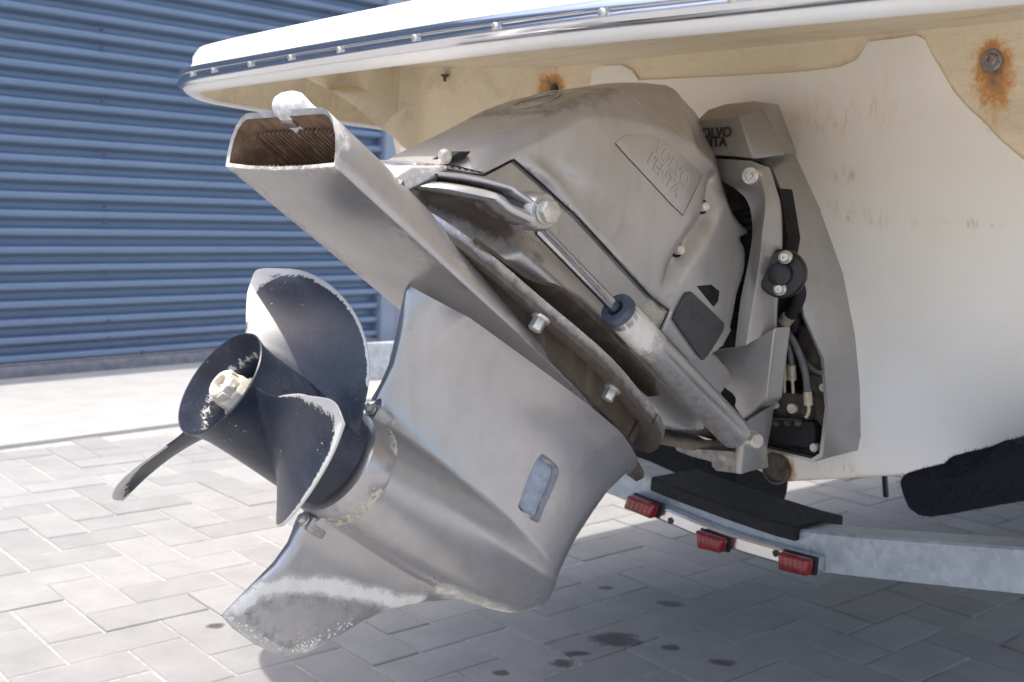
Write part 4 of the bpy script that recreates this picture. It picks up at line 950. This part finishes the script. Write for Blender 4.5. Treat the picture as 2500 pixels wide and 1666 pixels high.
def blade(phi0, da=0.0):
    k_ = 0 if phi0 < 60 else 1; nr, nc = 34, 36; P1 = []; P2 = []; W = []
    for i in range(nr + 1):
        t = 0.8 * i / 22 if i <= 22 else 0.8 + 0.2 * math.sin(math.pi / 2 * (i - 22) / (nr - 22))
        r = RH + (BP[4] - RH) * t; x = max(0, t - 0.45) / 0.55; g = math.sqrt(max(0, 1 - x ** 2.6))
        wide = max(0.3, float(np.interp(t, BSM[:, 0], BSM[:, 1]))); skew = -20.5 * t - 28.4 * t * t + 7.2 * t ** 3
        for j in range(nc + 1):
            v = -math.cos(math.pi * j / nc); ph = phi0 + skew + wide * v
            a = BP[1] + da + BP[2] / (2 * math.pi) * R(ph - phi0) + BP[3] * t - 0.0016 * t * t - 0.0262 * t * g * max(0, -v) ** 2
            th = (0.0060 * (1 - t) ** 1.5 + 0.0016) * math.sqrt(max(0, 1 - v * v)) + 0.0006
            if t < 0.14: th += 0.007 * (1 - t / 0.14) ** 2
            c_ = np.array([math.cos(R(ph)), math.sin(R(ph))]); rq = r; r = max(r, float(np.interp(a, [-0.02, 0, 0.012, 0.03], [0.0605, 0.0600, 0.0570, 0.0540])))
            P1.append(D(a + th, r * c_[0], r * c_[1])); P2.append(D(a - th, r * c_[0], r * c_[1]))
            r = rq; de = min((1 - abs(v)) * R(wide) * r, (BP[4] - r) * 1.3); bw = (0.0012 if k_ > 0 else 0.0016) + (0.015 if k_ > 0 else 0.030) * t ** 4
            W.append(float(np.clip(1.05 - de / bw * 0.5, 0, 1)) * (0.9 if t > 0.3 else 0.3))
    n1 = len(P1); Fc = []
    for k, fl in ((0, 0), (n1, 1)):
        for i in range(nr):
            for j in range(nc):
                f = (k + i * (nc + 1) + j, k + i * (nc + 1) + j + 1, k + (i + 1) * (nc + 1) + j + 1, k + (i + 1) * (nc + 1) + j)
                Fc.append(f[::-1] if fl else f)
    bd_ = [i * (nc + 1) for i in range(nr + 1)] + [nr * (nc + 1) + j for j in range(1, nc + 1)] + [i * (nc + 1) + nc for i in range(nr - 1, -1, -1)]
    for p, q in zip(bd_[:-1], bd_[1:]): Fc.append((p, q, q + n1, p + n1))
    return P1 + P2, Fc, W + W
for k in range(3):
    V, Fc, W = blade(BP[0] + 120 * k + (11 if k == 2 else 0), 0.0); obj('blade', V, Fc, 'prop_paint', prop, 50, {'wear': W})
# nut, washer, pin
V, Fc = lathe(D(0.045, 0, 0), -F, [(0, 0.031), (0.004, 0.031), (0.006, 0.0295), (0.010, 0.0275), (0.0146, 0.0245), (0.0147, 0.01)], 40); obj('prop_washer', V, Fc, 'bolt_steel', prop, 30)
mb = MB(); x_, y_, d_ = frame(-F)
mb.add(*slab([D(0.031, 0, 0) + (x_ * math.cos(math.pi / 3 * k) + y_ * math.sin(math.pi / 3 * k)) * 0.0215 for k in range(6)], -F * 0.019, 0.003))
mb.add(*lathe(D(0.015, 0, 0), -F, [(0, 0.0165), (0.014, 0.0158), (0.0155, 0.0142), (0.0155, 0.0095), (0.004, 0.0085), (0.004, 0.001)], 32))
for k in range(6):
    an_ = math.pi / 3 * k + 0.3; dv = x_ * math.cos(an_) + y_ * math.sin(an_); tv = np.cross(dv, F)
    mb.add(*box(D(0.008, 0, 0) + dv * 0.0148, dv * 0.0028, tv * 0.0050, F * 0.0062, 0.0012))
obj('prop_nut', mb.V, mb.F, 'nut_bronze', prop, 30)
pin = [D(0.008, 0, 0) + x_ * 0.02 + y_ * 0.004, D(0.007, 0, 0) + x_ * 0.0, D(0.008, 0, 0) - x_ * 0.019, D(0.011, 0, 0) - x_ * 0.021 - y_ * 0.006, D(0.02, 0, 0) - x_ * 0.02 - y_ * 0.010]
V, Fc = tube(pin, 0.0015, 8, 5); obj('cotter_pin', V, Fc, 'nut_bronze', prop, 50)

# --- transom shield
outer = [(-0.005, 1.0), (0.038, 0.998)] + [(0.055, 0.97), (0.07, 0.932), (0.109, 0.853), (0.14, 0.77), (0.156, 0.678), (0.160, 0.60), (0.158, 0.53), (0.152, 0.507)]
OFFR = 0.075
rim_px = [('P', 1690, 335), ('P', 1735, 352), ('P', 1774, 384), ('P', 1800, 450), ('P', 1825, 560), ('P', 1848, 725), ('P', 1893, 825), ('P', 1903, 940), ('P', 1890, 1050), ('P', 1870, 1062)]
rim = []
for c, x, y in rim_px:
    p = wT(c, x, y, OFFR); q = p - H0; rim.append((q @ S, p[2]))
print('rim', np.round(rim, 3))
def mir(l): return [(-s, z) for s, z in l[::-1]]
oL = outer + mir(outer); rL = rim + mir(rim)
ringO = [TR(s, z, 0.002) for s, z in oL]; ringM = [TR(so * 0.55 + sr_ * 0.45, zo * 0.55 + zr * 0.45, OFFR * 0.62) for (so, zo), (sr_, zr) in zip(oL, rL)]
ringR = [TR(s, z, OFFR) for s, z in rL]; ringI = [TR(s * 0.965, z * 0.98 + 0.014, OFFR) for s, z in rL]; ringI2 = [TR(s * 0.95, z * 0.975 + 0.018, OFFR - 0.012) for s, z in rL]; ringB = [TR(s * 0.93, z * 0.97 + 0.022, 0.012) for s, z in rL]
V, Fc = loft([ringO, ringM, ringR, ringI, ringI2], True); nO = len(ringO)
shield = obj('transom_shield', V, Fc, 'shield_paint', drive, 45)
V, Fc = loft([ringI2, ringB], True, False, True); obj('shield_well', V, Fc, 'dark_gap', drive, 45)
# hood at the top of the shield with the badge
hd_top = [wT('C', x, y, 0.165) for x, y in [(480, 690), (530, 660), (705, 672), (870, 640)]]
hood_f = [wT('C', x, y, 0.16) for x, y in [(478, 688), (700, 672), (690, 890), (570, 890), (520, 800)]]
mbv = MB()
Pt = lambda x, y, o: wT('C', x, y, o)
pA = [Pt(470, 690, 0.165), Pt(700, 670, 0.165), Pt(850, 640, 0.165)]      # upper front edge
pT = [Pt(540, 635, 0.14), Pt(640, 602, 0.12), Pt(800, 585, 0.10), Pt(915, 600, 0.07)]
tl_ = [Pt(480, 690, 0.165), Pt(540, 632, 0.13), Pt(640, 600, 0.11), Pt(800, 583, 0.09), Pt(915, 598, 0.07)]
fr = [Pt(478, 700, 0.167), Pt(560, 690, 0.168), Pt(640, 680, 0.168), Pt(720, 668, 0.168), Pt(850, 618, 0.14)]
bt = [Pt(520, 885, 0.172), Pt(570, 890, 0.173), Pt(660, 895, 0.173), Pt(800, 915, 0.172), Pt(985, 890, 0.14)]
b2 = [Pt(520, 905, 0.12), Pt(570, 905, 0.12), Pt(660, 912, 0.12), Pt(810, 935, 0.12), Pt(1040, 885, 0.085)]
V, Fc = loft([tl_, fr, bt, b2], False)
Fc.append((4, 9, 14, 19))
sidep = [Pt(915, 598, 0.07), Pt(1040, 885, 0.085), Pt(985, 890, 0.14), Pt(850, 618, 0.14)]
V += [tuple(Pt(400, 700, 0.08)), tuple(Pt(940, 600, 0.02)), tuple(Pt(1050, 885, 0.02))]
k = len(V) - 3; Fc += [(4, k + 1, k + 2, 19)]
V, Fc = bevelled(V, Fc, 0.004, 2, 20)
hood = obj('shield_hood', V, Fc, 'hood_paint', drive, 40)
bx_ = np.array(Pt(690, 760, 0.170)) - np.array(Pt(540, 752, 0.1695)); bx_ = S.copy(); by_ = np.array([0, 0, 1.0]) - B * -0.0; by_ = (np.array(Pt(600, 720, 0.170)) - np.array(Pt(600, 840, 0.173))); by_ /= np.linalg.norm(by_)
by_ = by_ - S * (by_ @ S); by_ /= np.linalg.norm(by_)
for body_, y_px in (('VOLVO', 762), ('PENTA', 818)):
    pc = Pt(676 if body_ == 'VOLVO' else 655, y_px, 0.1722) - S * 0.031
    text_mesh(body_, 0.0185, 0.0008, pc - B * 0.001, S, by_, 'lettering', 'badge_black', hood, 0.0002)
# gimbal fork
Lp = [('C', 585, 912), ('C', 600, 1020), ('C', 700, 1090), ('C', 768, 1165), ('D', 1285, 170), ('D', 1262, 380), ('D', 1225, 560), ('D', 1195, 720), ('D', 1160, 1030)]
Rp = [('C', 790, 925), ('C', 815, 970), ('C', 850, 1060), ('C', 868, 1165), ('D', 1355, 210), ('D', 1340, 380), ('D', 1312, 560), ('D', 1285, 720), ('D', 1238, 1012)]
rp = [('C', 872, 958), ('C', 888, 1000), ('C', 912, 1080), ('C', 940, 1180), ('D', 1480, 210), ('D', 1475, 400), ('D', 1455, 620), ('D', 1445, 760), ('D', 1440, 900)]
ringsF = []
for l, m_, r_ in zip(Lp, Rp, rp):
    a_, b_, c_ = wT(*l, 0.15), wT(*m_, 0.185), wT(*r_, 0.155)
    ringsF.append([a_ + B * 0.03, a_ + B * 0.006, a_, a_ * 0.25 + b_ * 0.75, b_, b_ * 0.75 + c_ * 0.25 - B * 0.003, b_ * 0.35 + c_ * 0.65, c_, c_ + B * 0.004, c_ + B * 0.022 - S * 0.012])
ringsF = [np.array(r_) for r_ in ringsF]; sm = [smooth_path([r_[k] for r_ in ringsF], 4) for k in range(10)]
V, Fc = loft([[sm[k][i] for k in range(10)] for i in range(len(sm[0]))], True, True, True)
fork = obj('gimbal_fork', V, Fc, 'shield_paint', drive, 40, {'grime_shade': [0.0] * len(V)})
foot = [wT('D', x, y, 0.172) for x, y in [(1165, 1022), (1010, 1042), (960, 1060), (942, 1095), (936, 1212), (1140, 1362), (1160, 1395), (1150, 1450), (1222, 1548), (1300, 1490), (1388, 1400), (1400, 1280), (1448, 880), (1240, 1005)]]
V, Fc = slab(foot, B * 0.035 , 0.007, 3); obj('fork_foot', V, Fc, 'shield_paint', fork, 40)
cA = [wT('M', x, y, 0.19) for x, y in [(1745, 690), (1655, 830), (1650, 1080), (1650, 1340)]]
cB = [wT('M', x, y, 0.212) for x, y in [(1850, 640), (1755, 775), (1740, 1060), (1720, 1352)]]
cC = [wT('M', x, y, 0.165) for x, y in [(2045, 505), (2015, 760), (1965, 1010), (1905, 1288)]]
rr_ = [[a_ + B * 0.02, a_, a_ * 0.12 + b_ * 0.88, b_ * 0.88 + c_ * 0.12, c_, c_ + B * 0.03 - S * 0.01] for a_, b_, c_ in zip(cA, cB, cC)]
V, Fc = bevelled(*loft(rr_, True, True, True), 0.002, 2); clev = obj('cylinder_clevis', V, Fc, 'shield_paint', fork, 40)
V, Fc = lathe(wT('M', 1835, 900, 0.195), S * 0.96 - B * 0.25, [(-0.01, 0.0125), (0.004, 0.0125), (0.005, 0.0115), (0.016, 0.0105), (0.0175, 0.009)], 24); obj('clevis_bolt', V, Fc, 'bolt_steel', fork, 35)
V, Fc = slab([wT('M', x, y, 0.17) for x, y in [(860, 1000), (1100, 1020), (1660, 1060), (1690, 1345), (1400, 1312), (1345, 1265), (1335, 1195), (1100, 1135), (900, 1060)]], B * 0.07, 0.005); obj('steering_yoke', V, Fc, 'shield_paint', drive, 40, {'grime_shade': [0.5] * len(V)})
V, Fc = lathe(wT('C', 785, 1010, 0.186), -B * 0.95 + S * 0.2, [(-0.01, 0.0115), (0.003, 0.0115), (0.0045, 0.0102), (0.0045, 0.007), (0.002, 0.0066), (0.002, 0.0038), (0.0045, 0.0034), (0.0046, 0.001)], 28); obj('pivot_plug', V, Fc, 'bolt_steel', fork, 30)
pc = wT('D', 1480, 495, 0.162)
V, Fc = lathe(pc + B * 0.008, -B + S * 0.45, [(0, 0.032), (0.010, 0.032), (0.013, 0.029), (0.014, 0.016), (0.026, 0.015), (0.028, 0.012), (0.028, 0.001)], 32); piv = obj('pivot_cover', V, Fc, 'black_plastic', fork, 35)
for x, y in ((1520, 377), (1482, 605)):
    V, Fc = lathe(wT('D', x, y, 0.176), -B + S * 0.45, [(-0.006, 0.0085), (0.002, 0.0085), (0.003, 0.007), (0.005, 0.0055), (0.007, 0.005), (0.007, 0.0025), (0.004, 0.002)], 18); obj('pivot_cover_screw', V, Fc, 'bolt_steel', piv, 30)
# mechanism in the well: casings, cables, hoses
def hose(name, c, pts, off, r, m, par=drive, n=10):
    offs = off if isinstance(off, (list, tuple)) else [off] * len(pts)
    V, Fc = tube([wT(c, x, y, o) for (x, y), o in zip(pts, offs)], r, n, 6); return obj(name, V, Fc, m, par, 60)
V, Fc = slab([wT('L', x, y, 0.065) for x, y in [(560, 1000), (880, 1030), (905, 1080), (900, 1200), (860, 1245), (620, 1215), (560, 1180)]], B * 0.05, 0.008, 3); obj('lower_casing', V, Fc, 'black_rubber', drive, 40)
V, Fc = slab([wT('L', x, y, 0.075) for x, y in [(560, 800), (740, 815), (835, 830), (830, 1030), (560, 1000)]], B * 0.05, 0.004, 2); cas = obj('shift_box', V, Fc, 'dirty_casting', drive, 40)
V, Fc = slab([wT('L', x, y, 0.05) for x, y in [(780, 260), (850, 330), (930, 470), (985, 640), (995, 820), (960, 1080), (860, 1080), (850, 700), (760, 420)]], B * 0.03, 0.008, 3); obj('exhaust_bellows', V, Fc, 'dirty_casting', drive, 40)
for x, y, rr in ((735, 932, 0.0075), (602, 905, 0.006), (975, 772, 0.006), (905, 1232, 0.0065)):
    V, Fc = lathe(wT('L', x, y, 0.078 if x < 800 else 0.062), -B, [(-0.006, rr), (0.003, rr), (0.004, rr * 0.8), (0.003, rr * 0.4)], 16); obj('well_bolt', V, Fc, 'nut_bronze', drive, 30)
hose('control_cable', 'L', [(600, 330), (640, 420), (668, 520), (674, 600)], 0.1, 0.0042, 'hose_grey'); hose('control_cable', 'L', [(610, 310), (680, 410), (720, 520), (732, 615)], 0.1, 0.0042, 'hose_grey')
hose('control_cable', 'L', [(615, 295), (710, 370), (780, 500), (830, 650), (850, 810)], 0.095, 0.005, 'hose_grey'); hose('control_cable', 'L', [(600, 400), (640, 540), (640, 690), (600, 790), (530, 880)], 0.105, 0.002, 'ferrule')
hose('cable_ferrule', 'L', [(674, 590), (675, 650), (676, 710)], 0.1, 0.0052, 'ferrule'); hose('cable_ferrule', 'L', [(730, 600), (733, 660), (736, 715)], 0.1, 0.0058, 'ferrule'); hose('cable_ferrule', 'L', [(850, 800), (855, 860), (858, 905)], 0.095, 0.0062, 'ferrule')
hose('cable_wire', 'L', [(676, 705), (676, 810)], 0.1, 0.0022, 'ferrule'); hose('cable_wire', 'L', [(736, 710), (742, 815)], 0.1, 0.0024, 'ferrule'); hose('cable_wire', 'L', [(858, 900), (860, 960), (840, 1000)], 0.095, 0.0026, 'ferrule')
hose('breather_hose', 'D', [(1600, 540), (1625, 640), (1590, 740), (1530, 830)], 0.09, 0.009, 'black_rubber'); hose('hose_clamp', 'D', [(1545, 805), (1515, 845)], 0.095, 0.010, 'ferrule')
hose('trim_hose', 'M', [(450, 560), (800, 650), (1100, 710), (1400, 800)], [0.2, 0.18, 0.15, 0.1], 0.0145, 'hose_brown', n=16); hose('trim_hose', 'M', [(640, 880), (900, 930), (1200, 980), (1660, 1000)], [0.2, 0.18, 0.16, 0.12], 0.009, 'hose_brown', n=14)
hose('trim_hose', 'M', [(560, 430), (800, 470), (1150, 560)], [0.16, 0.15, 0.12], 0.013, 'dirty_casting', n=14)
V, Fc = slab([wT('D', x, y, 0.10) for x, y in [(1150, -60), (1260, 0), (1290, 250), (1240, 500), (1170, 760), (1060, 1050), (900, 1150), (640, 1250), (420, 1500), (1350, 1550), (1420, 900), (1540, 240), (1480, -120)]], B * 0.03, 0.004); obj('bellows_shroud', V, Fc, 'dark_gap', drive, 40)

bpts = [wT('D', x, y, 0.115) for x, y in [(1215, 20), (1245, 120), (1262, 230), (1240, 350), (1215, 470), (1190, 600), (1165, 740), (1140, 860)]]
bp = smooth_path(bpts, 7); nb = len(bp)
V, Fc = tube(bp, lambda t: 0.017 + 0.0035 * math.sin(t * 2 * math.pi * 17), 16, 0); obj('steering_bellows', V, Fc, 'black_rubber', drive, 60)
hose('breather_hose', 'L', [(640, 120), (700, 190), (760, 250), (740, 330)], 0.07, 0.008, 'black_rubber')
hose('control_cable', 'L', [(780, 480), (820, 560), (900, 640), (960, 660)], 0.08, 0.0035, 'hose_grey')
V, Fc = slab([wT('L', x, y, 0.09) for x, y in [(560, 1000), (800, 1010), (805, 1040), (560, 1030)]], B * 0.012, 0.002); obj('shift_bracket', V, Fc, 'black_plastic', drive, 40)
for x in (610, 695, 775):
    V, Fc = lathe(wT('L', x, 1045, 0.088), -B, [(-0.004, 0.0045), (0.002, 0.0045), (0.003, 0.002)], 10); obj('well_bolt', V, Fc, 'dirty_casting', drive, 30)
V, Fc = slab([wT('L', x, y, 0.062) for x, y in [(850, 668), (990, 672), (985, 790), (850, 800)]], B * 0.02, 0.004); obj('bellows_clamp', V, Fc, 'dirty_casting', drive, 40)

# ------------------------------------------------------------------ TRAILER
trailer = thing('boat_trailer', BT(1.2, 0, 0.0), 'galvanised boat trailer with V shaped cross beam and red marker lights under the hull', 'trailer')
BXB = 1.03
def bq(c, x, y, bx=BXB): p = wB(c, x, y, bx); return float((p - H0) @ S), float(p[2])
bl = [bq('I', *p) for p in [(-420, 470), (150, 640), (480, 790), (1000, 990), (1280, 1060), (2353, 1178), (3000, 1250)]]
print('beam', np.round(bl, 3))
path = smooth_path([np.array([s, z, 0]) for s, z in bl], 4)
rings = []
hb = 0.066
for p in path: rings.append([BT(BXB, p[0], p[1]), BT(BXB + 0.07, p[0], p[1]), BT(BXB + 0.07, p[0], p[1] + hb), BT(BXB + 0.004, p[0], p[1] + hb), BT(BXB, p[0], p[1] + hb - 0.004)])
V, Fc = loft(rings, True, True, True); obj('cross_beam', V, Fc, 'galvanised', trailer, 40)
def beam_z(s): xs = [p[0] for p in path]; return float(np.interp(s, xs, [p[1] for p in path]))
# keel pad
s0, s1 = bq('I', 425, 640)[0], bq('I', 1180, 880)[0]
rings = []
for f in np.linspace(0, 1, 9):
    s = s0 + (s1 - s0) * f; z = beam_z(s) + hb - 0.012
    ht = 0.019
    rings.append([BT(BXB - 0.012, s, z - 0.006), BT(BXB + 0.12, s, z), BT(BXB + 0.12, s, z + ht - 0.004), BT(BXB + 0.116, s, z + ht), BT(BXB - 0.008, s, z + ht), BT(BXB - 0.012, s, z + ht - 0.004)])
V, Fc = loft(rings, True, True, True); obj('keel_pad', V, Fc, 'black_rubber', trailer, 30)
# marker light bar
BXL = BXB - 0.02
lb = [bq('I', x, y, BXL) for x, y in [(300, 690), (450, 752), (680, 850), (860, 915), (1100, 985), (1275, 1030)]]
lp = smooth_path([np.array([s, z, 0]) for s, z in lb], 4)
rings = [[BT(BXL, p[0], p[1] - 0.013), BT(BXL - 0.003, p[0], p[1] - 0.009), BT(BXL - 0.003, p[0], p[1] + 0.009), BT(BXL, p[0], p[1] + 0.013), BT(BXL + 0.016, p[0], p[1] + 0.014), BT(BXL + 0.018, p[0], p[1] - 0.013)] for p in lp]
V, Fc = loft(rings, True, True, True); lbar = obj('light_bar', V, Fc, 'chrome', trailer, 30)
for pts in ([(318, 655), (460, 712), (435, 780), (292, 722)], [(668, 838), (815, 888), (800, 958), (680, 930)], [(1100, 950), (1262, 992), (1252, 1078), (1102, 1042)]):
    w = [wB('I', x, y, BXL - 0.006) for x, y in pts]; cc = np.mean(w, 0)
    V, Fc = slab([cc + (p - cc) * 1.10 for p in w], B * 0.008, 0.002); obj('light_base', V, Fc, 'black_plastic', lbar, 35)
    V, Fc = slab([p - B * 0.0005 for p in w], -B * 0.018, 0.005, 3); lens_o = obj('marker_lens', V, Fc, 'red_lens', lbar, 40)
    mbl = MB(); e0, e1 = (w[1] - w[0]), (w[3] - w[0])
    for k in range(5):
        c0_ = w[0] + e0 * (0.18 + 0.16 * k) + e1 * 0.5 - B * 0.0187; mbl.add(*box(c0_, e0 * 0.012, e1 * 0.36, B * 0.0006, 0.0003))
    o_ = obj('lens_ribs', mbl.V, mbl.F, 'red_lens', lbar, 40)
for x, y in ((508, 795), (1058, 965)):
    V, Fc = lathe(wB('I', x, y, BXL - 0.003), -B, [(-0.002, 0.006), (0.002, 0.006), (0.004, 0.003)], 14); obj('bar_screw', V, Fc, 'dirty_casting', lbar, 30)
# keel roller behind the beam
rc0 = wB('I', 560, 505, 1.32)
V, Fc = lathe(rc0 - S * 0.16, S, [(0, 0.045), (0.0, 0.085), (0.01, 0.095), (0.10, 0.090), (0.18, 0.075), (0.26, 0.090), (0.37, 0.095), (0.38, 0.085), (0.38, 0.04)], 40); obj('keel_roller', V, Fc, 'tyre_black', trailer, 40)
# port frame rail seen past the propeller
fr0 = [wB('P', x, y, 1.25) for x, y in [(790, 790), (935, 787), (935, 872), (790, 878)]]
V, Fc = slab(fr0, B * 2.2, 0.004); obj('frame_rail', V, Fc, 'galvanised', trailer, 40)
# carpeted bunk board, starboard
bk = [wB('I', x, y, 0.72) for x, y in [(1695, 592), (1722, 552), (1800, 528), (1930, 498), (1962, 462), (2060, 436), (2120, 432), (2190, 402), (2250, 374), (2310, 395), (2500, 372), (2600, 640), (2353, 692), (2180, 722), (2000, 756), (1860, 778), (1795, 770), (1742, 730), (1712, 655)]]
V, Fc = slab(bk, B * 0.9, 0.008, 3); bunk = obj('carpeted_bunk', V, Fc, 'carpet', trailer, 40)
mbf = MB(); cen = np.mean(bk, 0)
for k in range(5200):
    i = rng.integers(0, len(bk)); a_, b_ = bk[i], bk[(i + 1) % len(bk)]
    if rng.random() < 0.5:
        p = a_ + (b_ - a_) * rng.random(); p = p + B * rng.random() * 0.12; nrm_ = p - cen; nrm_ -= B * (nrm_ @ B); nrm_ /= np.linalg.norm(nrm_) + 1e-9
    else:
        t = rng.random() ** 0.5; p = cen + ((a_ + (b_ - a_) * rng.random()) - cen) * t * 0.98; nrm_ = -B
    dv = nrm_ * 0.7 + rng.normal(0, 0.55, 3); dv /= np.linalg.norm(dv); sv = np.cross(dv, rng.normal(0, 1, 3)); sv /= np.linalg.norm(sv)
    L = rng.uniform(0.002, 0.006); mbf.add([p - sv * 0.00025, p + sv * 0.00025, p + dv * L], [(0, 1, 2)])
tagd(obj('carpet_pile', mbf.V, mbf.F, 'carpet', bunk, 180), kind='stuff')
# drop strap hanging under the hull
V, Fc = box((wB('I', 1624, 545, 1.35) + wB('I', 1632, 672, 1.35)) / 2, S * 0.004, B * 0.004, (wB('I', 1624, 545, 1.35) - wB('I', 1632, 672, 1.35)) / 2, 0.001)
obj('prop_stay', V, Fc, 'black_plastic', trailer, 30)
